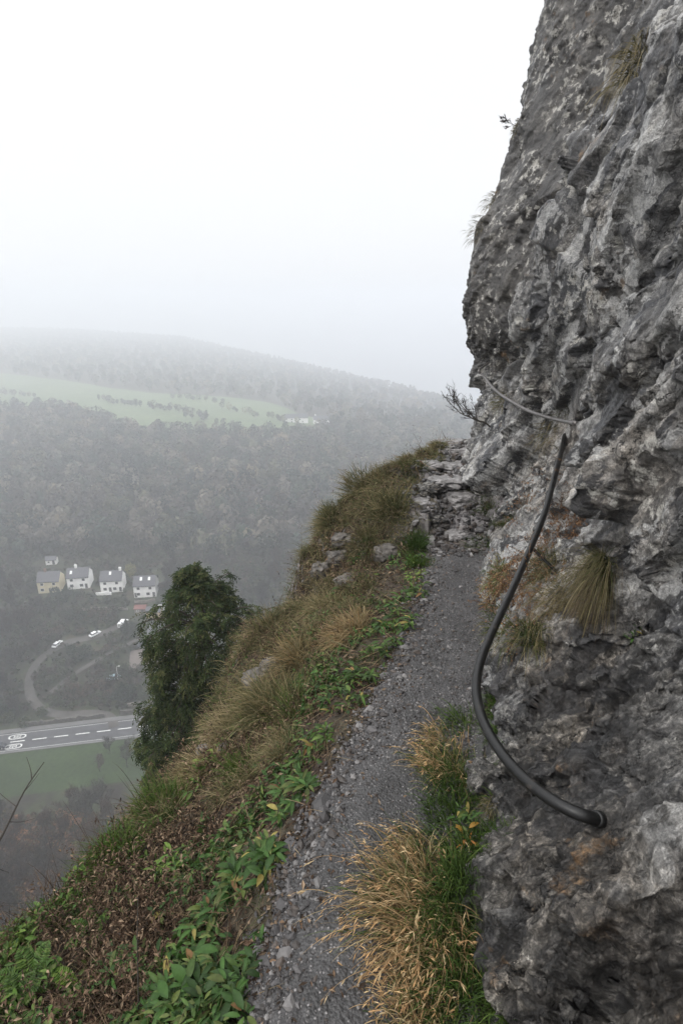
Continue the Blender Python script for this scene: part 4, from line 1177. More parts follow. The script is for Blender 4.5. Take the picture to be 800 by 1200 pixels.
def bank_n(x, y, e=.04):
    zx = (bank_base(x + e, y) - bank_base(x - e, y)) / (2 * e); zy = (bank_base(x, y + e) - bank_base(x, y - e)) / (2 * e)
    n = np.stack([-zx, -zy, np.ones_like(zx)], 1); return n / np.linalg.norm(n, axis=1, keepdims=True)
def sample_bank(N, y0=.5, y1=6.9, f0=-.02, f1=1.1, pw=1.0):
    y = np.exp(rng.uniform(math.log(y0), math.log(y1), N)); f = rng.uniform(f0, f1, N)
    xl = np.interp(y, PATH[:, 0], PATH[:, 1]); ex = edge_x(y)
    x = xl - f * (xl - ex)
    return x, y, f, xl - x
STRAW = np.array([[.38, .295, .155], [.30, .235, .12], [.46, .37, .215], [.24, .185, .095]])
GOLD = np.array([[.50, .34, .175], [.44, .275, .13], [.55, .42, .24], [.33, .20, .10]])
OLIVE = np.array([[.085, .10, .04], [.11, .12, .05], [.065, .085, .035], [.14, .13, .06]])
GREEN = np.array([[.05, .095, .02], [.065, .12, .024], [.04, .075, .018], [.085, .13, .03]])
LGREEN = np.array([[.10, .16, .03], [.13, .19, .035], [.08, .14, .028]])
DGREEN = np.array([[.032, .07, .016], [.042, .09, .02], [.026, .055, .014], [.06, .105, .026], [.085, .11, .03]])
DEADB = np.array([[.05, .032, .021], [.075, .048, .032], [.03, .021, .015], [.12, .08, .052], [.18, .13, .088]])
RUST = np.array([[.15, .078, .04], [.19, .105, .055], [.11, .06, .035], [.24, .15, .085]])
def msk(x, y, sc, seed, lo, hi): return sstep(lo, hi, fbm(np.stack([x * sc + seed, y * sc, x * 0 + seed], 1), 3))

# ---- leaf litter and dead bits --------------------------------------------
x, y, f, q = sample_bank(46000, .5, 6.6, .0, 1.08)
dens = (.25 + .75 * sstep(.0, .35, f)) * (.35 + .65 * msk(x, y, 2.2, 4, -.25, .2)); k = rng.uniform(size=len(x)) < dens
x, y = x[k], y[k]; z = bank_h(x, y); nb = bank_n(x, y); n = len(x)
t = rng.normal(size=(n, 3)); t -= nb * (t * nb).sum(1, keepdims=True) * .7; t /= np.linalg.norm(t, axis=1, keepdims=True)
A = Acc(); A.add(leaves(np.stack([x, y, z], 1) + nb * rng.uniform(.001, .022, (n, 1)), t, rng.uniform(.010, .038, n) * (.8 + .12 * y), rng.uniform(.004, .016, n) * (.8 + .12 * y), pick(DEADB, n, .45), up=nb + .6 * rng.normal(size=(n, 3)), fold=.3, droop=.1, S=2))
# a few dead leaves blown on to the path
yp = np.exp(rng.uniform(math.log(.65), math.log(4.3), 260)); xp = np.interp(yp, PATH[:, 0], PATH[:, 1]) + np.abs(rng.normal(0, .16, 260)); zp = bank_h(xp, yp) + .014; tp = rng.normal(size=(260, 3)) * [1, 1, .15]
A.add(leaves(np.stack([xp, yp, zp], 1), tp, rng.uniform(.010, .03, 260), rng.uniform(.005, .013, 260), pick(DEADB * 1.2, 260, .45), fold=.3, droop=.1, S=2))
# thin dead stems lying about
x, y, f, q = sample_bank(7500, .5, 6.8, .05, 1.12)
n = len(x); z = bank_h(x, y); nb = bank_n(x, y); t = rng.normal(size=(n, 3)); t = t - nb * (t * nb).sum(1, keepdims=True) * .75 + nb * .12
A.add(blades(np.stack([x, y, z], 1) + nb * .008, t, rng.uniform(.05, .24, n) * (.7 + .12 * y), rng.uniform(.0012, .0032, n) * (.8 + .15 * y), rng.uniform(0, .35, n), pick(DEADB * 1.3, n, .4), pick(STRAW * .7, n, .4), S=3))
o = A.build('leaf_litter', M['dead']); tag(o, 'brown leaf litter and dead stems strewn over the bank', kind='stuff')

# ---- standing dead stalks ---------------------------------------------------
x, y, f, q = sample_bank(11000, .6, 4.7, .22, 1.05)
dens = msk(x, y, 1.7, 9, -.15, .25) * sstep(.25, .45, f) * (1 - .3 * sstep(3.9, 4.6, y)); k = rng.uniform(size=len(x)) < dens * .9
x, y = x[k], y[k]; n = len(x); z = bank_h(x, y); b0 = np.stack([x, y, z], 1)
d = np.array([-.25, 0, 1.0]) + .45 * rng.normal(size=(n, 3)); L = rng.uniform(.06, .24, n)
A = Acc(); A.add(blades(b0, d, L, rng.uniform(.0016, .0034, n), rng.uniform(0, .4, n), pick(DEADB * .8, n, .4), pick(DEADB * 1.2, n, .4), S=4))
dn = d / np.linalg.norm(d, axis=1, keepdims=True)
for j in range(5):
    s_ = rng.uniform(.35, 1, n)[:, None]; t = rng.normal(size=(n, 3)) + [0, 0, -.2]
    A.add(leaves(b0 + dn * L[:, None] * s_ * .92, t, rng.uniform(.010, .03, n), rng.uniform(.004, .010, n), pick(DEADB * 1.1, n, .45), S=2, fold=.35))
o = A.build('dead_stalks', M['dead']); tag(o, 'dead brown seed stalks standing all over the bank', kind='stuff')

# ---- grass ------------------------------------------------------------------
A = Acc()
def grass_patch(N, y0, y1, f0, f1, dens_fn, L, W, c0, c1, droop=(.2, .7), lean=(-.2, -.05, .9), spread=.7, tuft=0):
    x, y, f, q = sample_bank(N, y0, y1, f0, f1)
    if tuft:      # gather blades into tufts
        m_ = max(1, N // tuft); tx, ty = x[:m_], y[:m_]; i = rng.integers(0, m_, N); r_ = .028 * (.7 + .25 * ty[i])
        ox, oy = rng.normal(size=N) * r_, rng.normal(size=N) * r_
        x, y = tx[i] + ox, ty[i] + oy; xl_ = np.interp(y, PATH[:, 0], PATH[:, 1]); f = (xl_ - x) / (xl_ - edge_x(y))
        fan = np.stack([ox / r_, oy / r_, 0 * ox], 1) * .38
    else: fan = 0
    k = rng.uniform(size=N) < dens_fn(x, y, f); x, y = x[k], y[k]; n = len(x)
    if n == 0: return
    z = bank_h(x, y); d = np.asarray(lean)[None, :] + spread * rng.normal(size=(n, 3)) * [1, 1, .4] + (fan[k] if tuft else 0)
    sc = .75 + .16 * y
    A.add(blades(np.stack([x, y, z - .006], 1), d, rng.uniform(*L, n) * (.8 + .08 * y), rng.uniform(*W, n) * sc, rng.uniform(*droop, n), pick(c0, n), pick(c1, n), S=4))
# upper bank: olive and straw turf
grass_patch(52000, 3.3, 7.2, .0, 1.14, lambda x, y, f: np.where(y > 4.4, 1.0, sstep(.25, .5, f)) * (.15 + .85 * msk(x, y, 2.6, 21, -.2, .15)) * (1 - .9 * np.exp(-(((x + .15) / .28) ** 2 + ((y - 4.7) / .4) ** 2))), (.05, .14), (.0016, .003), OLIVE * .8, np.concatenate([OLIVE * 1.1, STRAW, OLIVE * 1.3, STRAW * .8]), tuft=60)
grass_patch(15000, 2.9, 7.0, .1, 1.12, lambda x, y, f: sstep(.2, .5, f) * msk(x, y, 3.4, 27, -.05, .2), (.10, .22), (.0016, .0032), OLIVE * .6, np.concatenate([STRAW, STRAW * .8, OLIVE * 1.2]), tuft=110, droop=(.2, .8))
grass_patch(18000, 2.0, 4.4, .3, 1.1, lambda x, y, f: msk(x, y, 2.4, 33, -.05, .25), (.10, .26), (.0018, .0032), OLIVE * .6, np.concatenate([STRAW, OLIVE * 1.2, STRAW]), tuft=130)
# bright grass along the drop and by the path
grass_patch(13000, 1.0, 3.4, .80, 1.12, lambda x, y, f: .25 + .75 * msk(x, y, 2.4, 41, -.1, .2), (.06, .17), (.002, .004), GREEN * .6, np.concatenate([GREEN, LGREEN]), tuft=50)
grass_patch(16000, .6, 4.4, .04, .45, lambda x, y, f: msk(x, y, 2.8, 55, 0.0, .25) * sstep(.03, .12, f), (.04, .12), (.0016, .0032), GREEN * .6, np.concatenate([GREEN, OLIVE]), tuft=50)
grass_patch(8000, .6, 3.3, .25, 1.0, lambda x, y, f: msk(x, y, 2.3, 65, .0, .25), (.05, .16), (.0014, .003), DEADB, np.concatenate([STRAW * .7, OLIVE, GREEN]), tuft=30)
# right of the path, up against the rock
def side_grass(N, y0, y1, L, W, c0, c1, lean, dens=1.0, f0=.0, f1=1.0, droop=(.3, .8)):
    y = rng.uniform(y0, y1, N); xr = np.interp(y, PATH[:, 0], PATH[:, 2]); x = xr + .02 + rng.uniform(f0, f1, N) * .24
    m_ = max(1, N // 60); i = rng.integers(0, m_, N); x, y = x[:m_][i] + rng.normal(0, .025, N), y[:m_][i] + rng.normal(0, .03, N)
    z = bank_h(x, y); d = np.asarray(lean)[None] + .4 * rng.normal(size=(N, 3)) * [1, 1, .4]
    A.add(blades(np.stack([x, y, z - .005], 1), d, rng.uniform(*L, N), rng.uniform(*W, N), rng.uniform(*droop, N), pick(c0, N), pick(c1, N), S=5))
side_grass(8200, .62, 1.75, (.10, .24), (.0022, .0046), GREEN * .5, np.concatenate([GREEN, LGREEN, GREEN]), (-.25, -.15, 1), f0=.35)
side_grass(2600, 1.75, 2.35, (.06, .16), (.002, .0042), GREEN * .5, np.concatenate([GREEN, LGREEN]), (-.3, -.1, 1), f0=.1)
side_grass(3000, 2.3, 4.2, (.04, .11), (.002, .0042), OLIVE * .6, np.concatenate([OLIVE, STRAW, GREEN]), (-.3, -.1, 1), f0=.1)
side_grass(2600, 4.1, 6.4, (.05, .13), (.003, .005), OLIVE * .6, np.concatenate([OLIVE, GREEN]), (-.3, -.2, 1), f0=.25)
o = A.build('grass', M['blade']); tag(o, 'mixed green and straw coloured grass growing over the bank', kind='stuff')

# ---- low leafy undergrowth --------------------------------------------------
A = Acc()
def leaf_patch(N, y0, y1, f0, f1, dens, L, wr, cols, h=(.0, .06)):
    x, y, f, q = sample_bank(N, y0, y1, f0, f1); k = rng.uniform(size=N) < dens(x, y, f); x, y = x[k], y[k]; n = len(x)
    z = bank_h(x, y) + rng.uniform(*h, n); t = rng.normal(size=(n, 3)) * [1, 1, .35]; LL = rng.uniform(*L, n)
    A.add(leaves(np.stack([x, y, z], 1), t, LL, LL * rng.uniform(*wr, n), pick(cols, n, .35), up=bank_n(x, y) + .5 * rng.normal(size=(n, 3)), fold=.2, droop=.3))
leaf_patch(15000, .6, 4.4, .05, .62, lambda x, y, f: msk(x, y, 2.5, 71, -.08, .18), (.016, .055), (.22, .45), DGREEN)
leaf_patch(7000, .6, 4.2, .3, 1.05, lambda x, y, f: msk(x, y, 2.6, 81, .02, .22), (.014, .04), (.35, .6), np.concatenate([DGREEN, GREEN]))
leaf_patch(4600, .7, 3.2, .78, 1.1, lambda x, y, f: msk(x, y, 2.6, 91, -.1, .2), (.02, .055), (.25, .45), np.concatenate([LGREEN, GREEN]))
o = A.build('undergrowth', M['leaf'], smooth=True); tag(o, 'low leafy green undergrowth spread over the bank', kind='stuff')

# ---- tussocks -----------------------------------------------------------------
TUS_BANK = True
def tussock(px, label, n, L, W, c0, c1, lean=(0, 0, 1), spread=.5, rad=.05, droop=(.4, .9), which='any', name='grass_tussock', cat='grass tussock', group=None, mat='blade', S=6, sink=.01):
    h = hit(*px, which); 
    if h is None: return None
    o_ = h[0]; nn = h[1]
    if h[3] == 'bank' and px[0] < 500: n = int(n * 2.0); droop = (.1, .6); W = (W[0] * 1.15, W[1] * 1.25); L = (L[0] * 1.1, L[1] * 1.15)
    r = np.clip(rng.normal(size=(n, 3)), -1.5, 1.5) * rad; r -= nn * (r @ nn)[:, None] * .8
    base = o_ + r - nn * sink
    rd = r / (rad + 1e-9)
    d = np.asarray(lean, float)[None] + rd * spread * .45 + spread * .55 * rng.normal(size=(n, 3)) * [1, 1, .5]
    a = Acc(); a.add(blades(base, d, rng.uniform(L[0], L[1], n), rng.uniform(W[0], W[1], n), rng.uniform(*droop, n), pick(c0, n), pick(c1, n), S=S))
    o = a.build(name, M[mat], origin=o_); o.location = o_
    tag(o, label, cat, group); return o
def gold(px, label, n=520, L=(.14, .30), lean=(-.75, -.10, .75), rad=.055, gfrac=.2, **k):
    """golden over-blown tussock: green at the root, bleached tips curling towards the path"""
    h = hit(*px); o_ = h[0]
    a = Acc(); nn = np.array([0, 0, 1.0])
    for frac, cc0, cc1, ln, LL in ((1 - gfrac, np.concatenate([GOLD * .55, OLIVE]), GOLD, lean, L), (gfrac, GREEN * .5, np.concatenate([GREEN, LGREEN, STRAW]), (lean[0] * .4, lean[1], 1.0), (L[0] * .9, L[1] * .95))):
        m_ = int(n * 4.2 * frac); r = rng.normal(size=(m_, 3)) * [rad * 1.15, rad * 1.4, .012]
        cl = rng.normal(size=(24, 3)) * .42; ci_ = rng.integers(0, 24, m_); d = np.asarray(ln)[None] + cl[ci_] + .16 * rng.normal(size=(m_, 3)); r = r * .6 + cl[ci_] * rad * [1.1, 1.1, .0]
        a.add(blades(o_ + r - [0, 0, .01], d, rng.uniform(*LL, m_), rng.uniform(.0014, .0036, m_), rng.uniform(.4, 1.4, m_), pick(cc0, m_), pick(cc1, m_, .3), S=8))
        if frac > .5 or ln is lean:
            j = rng.uniform(size=m_) < .45; tips = a.V[-1].reshape(m_, -1, 3); t1 = tips[j, -1]; t0_ = tips[j, -7]; nj = len(t1)
            for rep in range(4):
                w_ = rng.uniform(0, 1, (nj, 1)); a.add(leaves(t0_ * w_ + t1 * (1 - w_), (t1 - t0_) + .018 * rng.normal(size=(nj, 3)), rng.uniform(.012, .028, nj), rng.uniform(.0025, .005, nj), pick(GOLD * .88, nj, .25), S=2, fold=.3))
    o = a.build('grass_tussock', M['blade'], origin=o_); o.location = o_; tag(o, label, 'grass tussock'); return o
gold((488, 1075), 'largest golden tussock, its bleached blades sweeping over the path edge', 760, (.18, .38), rad=.075)
gold((488, 1008), 'golden tussock with orange seed heads between the large tussock and the green clump', 420, (.10, .22), rad=.05)
gold((512, 1130), 'golden and green tussock against the foot of the rock, below the largest one', 420, (.12, .26), rad=.05, gfrac=.55)
gold((488, 1190), 'golden curly tussock at the bottom edge of the photograph', 420, (.10, .22), rad=.05, lean=(-.5, .25, .8))
gold((520, 905), 'golden tussock with green base beside the bend of the handrail', 420, (.12, .27), rad=.055, gfrac=.5, lean=(-.7, .2, .8))
gold((515, 872), 'small tan tussock leaning over the path, just above the golden green one', 200, (.10, .22), rad=.04, gfrac=.1, lean=(-.85, .25, .7))
tussock((540, 850), 'fresh green tussock beside the handrail where it bends to the rock', 360, (.10, .2), (.002, .004), GREEN * .5, LGREEN, (-.3, 0, 1), .6, .05)
tussock((545, 1010), 'fresh green tussock pressed between the golden seed heads and the rock', 380, (.10, .24), (.002, .0045), GREEN * .45, np.concatenate([GREEN, LGREEN]), (-.25, -.05, 1), .55, .045)
tussock((540, 1180), 'fresh green tussock at the foot of the rock by the bottom edge', 300, (.10, .22), (.002, .0045), GREEN * .45, np.concatenate([GREEN, LGREEN]), (-.2, -.05, 1), .55, .045)
for v_, lab in ((925, 'lush green clump right under the two upper golden tussocks'), (960, 'lush green clump filling the strip beside the rock between the golden groups'), (1045, 'lush green clump between the largest golden tussock and the rock'), (1085, 'long green blades at the rock foot beside the middle of the largest golden tussock'), (1120, 'long green blades at the rock foot just above the curly golden tussock'), (1160, 'long green blades at the rock foot next to the bottom edge')):
    tussock((533 if v_ > 1000 else 528, v_), lab, 420, (.09, .23), (.0018, .0042), GREEN * .45, np.concatenate([GREEN, LGREEN, GREEN]), (-.15, -.05, 1), .5, .045, (.3, 1.0))
# on the bank
tussock((318, 832), 'pale straw tussock with a green middle above the dead stalks on the bank', 700, (.14, .34), (.002, .0038), OLIVE * .6, np.concatenate([STRAW, STRAW, OLIVE]), (-.35, 0, .8), .8, .08)
tussock((345, 838), 'yellow green tussock beside the pale straw one on the bank', 380, (.10, .26), (.002, .0038), GREEN * .5, np.concatenate([LGREEN, OLIVE, STRAW]), (-.1, 0, 1), .7, .06)
tussock((410, 742), 'golden straw tussock next to the leafy plants halfway up the path', 480, (.10, .24), (.0022, .004), STRAW * .6, np.concatenate([STRAW, GOLD]), (-.4, -.1, .7), .8, .07)
tussock((265, 862), 'straw tussock hanging at the lip of the bank near the yew', 380, (.10, .26), (.002, .004), OLIVE * .6, STRAW, (-.6, 0, .6), .8, .06)
tussock((235, 905), 'flattened pale tussock over the small pale rock at the lip of the bank', 260, (.08, .2), (.002, .004), STRAW * .6, STRAW, (-.6, -.2, .4), .8, .05)
tussock((352, 775), 'straw tussock among rusty stems in the middle of the bank', 380, (.10, .26), (.002, .0038), OLIVE * .6, np.concatenate([STRAW, GOLD]), (-.3, -.1, .8), .9, .07)
tussock((385, 715), 'pale tussock on the bank under the rocky knob', 360, (.10, .24), (.0025, .004), OLIVE * .6, STRAW, (-.3, -.2, .8), .9, .07)
tussock((290, 905), 'bright green tussock among dead stalks in the middle of the bank', 300, (.08, .2), (.002, .004), GREEN * .5, LGREEN, (-.2, 0, 1), .8, .05)
tussock((190, 950), 'bright green tussock at the lip of the bank below the yew', 420, (.09, .2), (.002, .004), GREEN * .5, LGREEN, (-.3, 0, 1), .8, .06)
tussock((135, 1010), 'yellow green tussock at the lip of the bank beside the pale pebble', 380, (.08, .2), (.002, .004), GREEN * .5, LGREEN, (-.3, 0, 1), .8, .06)
tussock((305, 745), 'olive tussock on the lip of the bank right above the yew', 420, (.10, .26), (.0025, .0045), OLIVE * .6, np.concatenate([OLIVE, STRAW]), (-.5, 0, .8), .8, .08)
tussock((375, 612), 'olive tussock on the outer shoulder of the rocky knob', 420, (.08, .22), (.003, .005), OLIVE * .6, np.concatenate([OLIVE, STRAW]), (-.5, 0, .7), .8, .09)
tussock((425, 645), 'brownish tussock hanging over the hollow in the rocky knob', 420, (.10, .24), (.003, .005), OLIVE * .5, np.concatenate([STRAW * .7, OLIVE]), (-.1, -.5, .5), .8, .09)
tussock((455, 600), 'straw tussock on the crown of the knob beside the rocky steps', 420, (.10, .22), (.003, .005), OLIVE * .6, np.concatenate([STRAW, OLIVE]), (-.3, -.3, .8), .8, .09)
tussock((482, 640), 'dark green rounded tussock at the foot of the rocky steps', 520, (.07, .16), (.003, .005), GREEN * .4, GREEN * .9, (0, -.15, 1), .8, .06)
tussock((485, 560), 'green tussock on the outer side of the rocky steps', 360, (.07, .16), (.003, .005), GREEN * .5, np.concatenate([OLIVE, GREEN]), (-.1, -.1, 1), .8, .08)
tussock((425, 570), 'olive tussock against the mist at the upper lip of the bank', 420, (.10, .24), (.003, .005), OLIVE * .6, np.concatenate([OLIVE, STRAW]), (-.4, -.1, .8), .8, .1)
tussock((520, 545), 'short green tussock between the pale rock slabs at the top of the path', 300, (.06, .14), (.003, .005), OLIVE * .6, OLIVE * 1.1, (0, -.1, 1), .8, .07)
tussock((493, 662), 'bright green tussock at the path edge where the steps begin', 420, (.06, .14), (.0025, .0045), GREEN * .5, LGREEN, (0, -.1, 1), .8, .06)
# on the rock
tussock((708, 672), 'large brown tussock spilling from the crack under the overhang', 900, (.14, .36), (.0014, .0026), np.concatenate([GREEN * .6, OLIVE * .6]), np.concatenate([STRAW * .75, DEADB * 1.4]), (-.55, -.35, .35), .55, .035, (.7, 1.3))
tussock((642, 668), 'straw green tussock in the grassy gully behind the handrail', 620, (.10, .26), (.0016, .003), OLIVE * .6, np.concatenate([STRAW, OLIVE]), (-.5, -.3, .7), .75, .05, (.5, 1.1))
tussock((622, 745), 'olive tussock on the low rock beside the handrail', 480, (.08, .2), (.0016, .003), GREEN * .5, np.concatenate([OLIVE, STRAW]), (-.2, -.3, .8), .8, .04, (.4, .9))
tussock((655, 700), 'thin straw tussock between the two big ones on the low rock', 300, (.08, .22), (.0014, .0028), OLIVE * .6, STRAW, (-.5, -.3, .5), .8, .05, (.5, 1.1))
tussock((576, 945), 'tiny brown tuft clinging to the rock beside the green grass', 120, (.03, .07), (.001, .002), OLIVE * .6, STRAW * .8, (-.6, -.3, .6), .9, .012)
tussock((742, 72), 'brown tuft high on the dark cliff wall', 200, (.07, .19), (.003, .005), OLIVE * .5, STRAW * .8, (-.6, -.4, .2), .8, .06, (.6, 1.2))
tussock((590, 150), 'small tuft on the pale upper outline of the cliff', 90, (.03, .08), (.003, .006), OLIVE * .5, STRAW * .7, (-.8, -.2, .4), .8, .05)
tussock((562, 226), 'brown tuft on the cliff outline against the mist', 170, (.05, .12), (.0025, .005), OLIVE * .5, STRAW * .7, (-.9, -.2, .2), .8, .06)
tussock((553, 268), 'brown tuft on the cliff outline just below the other one', 170, (.05, .11), (.0025, .005), OLIVE * .5, STRAW * .7, (-.9, -.2, .2), .8, .08)
tussock((590, 470), 'yellowish tuft under the far end of the upper handrail', 240, (.05, .14), (.003, .005), OLIVE * .6, np.concatenate([STRAW, OLIVE]), (-.6, -.4, .5), .8, .06)
tussock((648, 500), 'brown grass on the ledge under the upper handrail', 180, (.06, .16), (.002, .004), OLIVE * .6, STRAW * .8, (-.6, -.4, .4), .9, .09)
tussock((572, 605), 'dark green tussock at the foot of the far rock slab', 520, (.06, .16), (.0025, .0045), GREEN * .4, np.concatenate([GREEN * .8, OLIVE]), (-.4, -.4, .8), .8, .09)
tussock((562, 640), 'green tussock lowest on the foot of the far rock slab', 420, (.06, .15), (.0025, .0045), GREEN * .4, np.concatenate([GREEN, OLIVE]), (-.4, -.4, .8), .8, .07)
tussock((553, 575), 'olive tussock between the pale boulder and the far rock slab', 320, (.06, .14), (.003, .005), OLIVE * .6, OLIVE * 1.1, (-.2, -.3, 1), .8, .08)
tussock((585, 675), 'pale yellow tussock between the path and the handrail', 420, (.05, .14), (.003, .006), OLIVE, np.concatenate([STRAW * 1.1, LGREEN]), (-.4, -.3, .8), .9, .06)
tussock((578, 700), 'orange leafy tuft below the pale yellow tussock by the handrail', 320, (.04, .12), (.003, .006), RUST, np.concatenate([GOLD, RUST]), (-.4, -.3, .8), .9, .06)
tussock((595, 735), 'mixed green tuft hidden behind the middle of the handrail', 360, (.05, .14), (.002, .004), GREEN * .5, np.concatenate([LGREEN, OLIVE, STRAW]), (-.4, -.3, .8), .9, .06)

# rusty heather in the gully
def heather(px, label, n, size):
    h = hit(*px); o_ = h[0]; nn = h[1]; a = Acc()
    r = rng.normal(size=(n, 3)); r -= nn * (r @ nn)[:, None] * .85; base = o_ + r * size
    # settle every sprig on the rock behind it
    for i in range(n):
        hh = CB.ray_cast(Vector(base[i] + nn * .25), Vector(-nn))
        if hh[0] is not None and hh[3] < .6: base[i] = hh[0]
    d = nn + np.array([-.2, -.2, .5]) + .6 * rng.normal(size=(n, 3)); L = rng.uniform(.04, .11, n)
    a.add(blades(base, d, L, rng.uniform(.0015, .003, n), rng.uniform(0, .4, n), pick(DEADB, n), pick(RUST, n, .4), S=3))
    dn = d / np.linalg.norm(d, axis=1, keepdims=True)
    for k in range(7):
        s_ = rng.uniform(.3, 1.0, n)[:, None]
        a.add(leaves(base + dn * L[:, None] * s_, rng.normal(size=(n, 3)), rng.uniform(.007, .016, n), rng.uniform(.003, .007, n), pick(RUST, n, .45), S=2))
    o = a.build('heather', M['dead'], origin=o_); o.location = o_; tag(o, label, 'heather'); return o
heather((655, 612), 'rusty brown heather filling the gully under the end of the handrail', 1500, .13)
heather((606, 705), 'rusty brown heather right behind the middle of the handrail', 1000, .10)

# ---- broad leaved plants ----------------------------------------------------------
def leafy(px, label, n=26, L=(.05, .11), wr=(.28, .42), cols=DGREEN, rad=.05, name='leafy_plant', cat='plant', lift=.5, stems=3):
    h = hit(*px); o_ = h[0]; a = Acc(); n = int(n * 1.7); stems = int(stems * 2.0); L = (L[0] * .45, L[1] * .80); wr = (.20, .36); cols = np.asarray(cols) * .95
    for sidx in range(stems):
        c = o_ + np.array([*np.clip(rng.normal(0, rad, 2), -1.1 * rad, 1.1 * rad), 0]); c[2] = float(bank_h(np.array([c[0]]), np.array([c[1]]))[0]) if h[3] == 'bank' else c[2]
        sv_ = rng.uniform(.6, 1.25); m_ = max(5, n // stems); az = np.arange(m_) * 2.4 + rng.uniform(0, 6); el = rng.uniform(.15, .9, m_) * lift * 1.6
        d = np.stack([np.cos(az) * np.cos(el), np.sin(az) * np.cos(el), np.sin(el)], 1)
        hgt = rng.uniform(.0, .07, m_); LL = rng.uniform(*L, m_) * sv_
        b = c + d * .012 + np.stack([0 * hgt, 0 * hgt, hgt], 1)
        a.add(leaves(b, d, LL, LL * rng.uniform(*wr, m_), np.where(rng.uniform(size=(m_, 1)) < .05, pick([[.20, .16, .045], [.15, .085, .035], [.24, .20, .06]], m_), pick(cols, m_, .4)), droop=.45, fold=.16, S=5))
        a.add(blades(np.repeat(c[None] - [0, 0, .01], m_, 0), b - c + [0, 0, .01], np.linalg.norm(b - c, axis=1) + .012, .004, 0 * hgt, pick(cols, m_), pick(cols, m_), S=1))
    o = a.build(name, M['leaf'], origin=o_, smooth=True); o.location = o_; tag(o, label, cat); return o
LP = [((288, 1032), 'largest dark green leafy plant sprawling beside the path', 60, (.06, .12), .07), ((268, 1050), 'dark leafy plant on the bank side of the largest leafy plant', 36, (.05, .10), .05),
      ((318, 1000), 'dark leafy plant touching the path just above the largest one', 36, (.05, .10), .05), ((345, 936), 'upright leafy plant at the path edge beside the fallen stick', 44, (.05, .11), .05),
      ((332, 958), 'dull leafy plant below the upright one near the fallen stick', 30, (.04, .08), .05), ((372, 872), 'glossy bright leafy plant at the path edge above the upright one', 36, (.05, .10), .035),
      ((362, 892), 'small leafy plant under the glossy bright one', 22, (.04, .08), .03), ((205, 1172), 'broad leafy plant at the bottom edge beside the thin dark stalk', 44, (.06, .11), .05),
      ((238, 1150), 'grey green leafy plant right of the thin dark stalk', 36, (.05, .10), .05), ((262, 1185), 'dark leafy plant at the bottom edge near the path stones', 36, (.05, .10), .06),
      ((150, 1150), 'drooping grey green plant left of the thin dark stalk', 32, (.05, .09), .05), ((196, 1022), 'pale green rosette on the dark litter halfway down the bank', 30, (.04, .08), .04),
      ((205, 1070), 'dark leafy plant below the pale rosette', 28, (.04, .08), .05), ((250, 1090), 'dark leafy plant between the largest leafy plant and the stalk', 34, (.04, .09), .05),
      ((462, 735), 'dense green leafy clump beside the path halfway up', 70, (.06, .11), .09), ((445, 765), 'green leafy clump just below the dense one', 50, (.05, .10), .08),
      ((482, 700), 'green leafy clump above the dense one by the path', 44, (.05, .10), .07), ((430, 800), 'leafy green clump reaching down towards the glossy plant', 44, (.05, .09), .07),
      ((405, 825), 'low leafy clump between the path and the yellow green tussock', 36, (.04, .08), .06), ((490, 680), 'bright light green plant near the top of the green border', 36, (.04, .09), .06),
      ((420, 655), 'rounded green plant under the hollow in the rocky knob', 40, (.05, .09), .06), ((548, 970), 'green broad leaved plant between the tussocks and the rock', 30, (.04, .08), .03)]
for i, (px, lab, n, L, r) in enumerate(LP):
    leafy(px, lab, n, L, cols=LGREEN if 'bright light' in lab or 'pale green' in lab else (GREEN * .8 if 'bright' in lab or 'clump' in lab else DGREEN), rad=r * 1.05, stems=max(3, n // 11))
leafy((738, 752), 'tiny green plant growing in the crack under the overhang', 14, (.015, .03), (.4, .6), DGREEN * 1.3, .01, stems=2)
leafy((545, 992), 'yellow and orange dying leaf among the green grass by the rock', 2, (.05, .06), (.35, .5), np.array([[.34, .19, .035], [.28, .12, .03]]), .01, stems=1)
# ferns
def fern(px, label, nf=6, L=.16, cols=LGREEN):
    h = hit(*px); o_ = h[0]; a = Acc()
    for k in range(nf):
        az = k * 2.4 + rng.uniform(0, 1); d = np.array([math.cos(az) * .8 - .1, math.sin(az) * .8 - .3, .75]); d /= np.linalg.norm(d)
        s = np.linspace(.15, 1, 14); c = o_ + d * L * s[:, None] - np.array([0, 0, 1.0]) * (L * .4 * s ** 2)[:, None]
        side = np.cross(d, [0, 0, 1.0]); side /= np.linalg.norm(side)
        w = L * .22 * np.sin(np.pi * np.clip(s * .9 + .12, 0, 1)) ** .7
        for sg in (-1, 1): a.add(leaves(c, np.repeat((side * sg + d * .4)[None], 14, 0), w, .016 + 0 * w, pick(cols, 14, .2), S=2, droop=.2))
        a.add(blades(o_[None], d[None], np.array([L]), np.array([.003]), np.array([.4]), pick(GREEN, 1), pick(LGREEN, 1), S=6))
    o = a.build('fern', M['leaf'], origin=o_); o.location = o_; tag(o, label, 'fern')
fern((92, 1160), 'single bright fern on the dark litter near the bottom', 3, .15)
fern((40, 1150), 'green fern tangle at the lip of the bank in the bottom corner', 9, .17, GREEN)
fern((20, 1185), 'dark green fern clump lowest in the bottom corner', 9, .16, GREEN * .8)
fern((110, 1095), 'drooping fern hanging over the lip of the bank', 6, .13, GREEN)
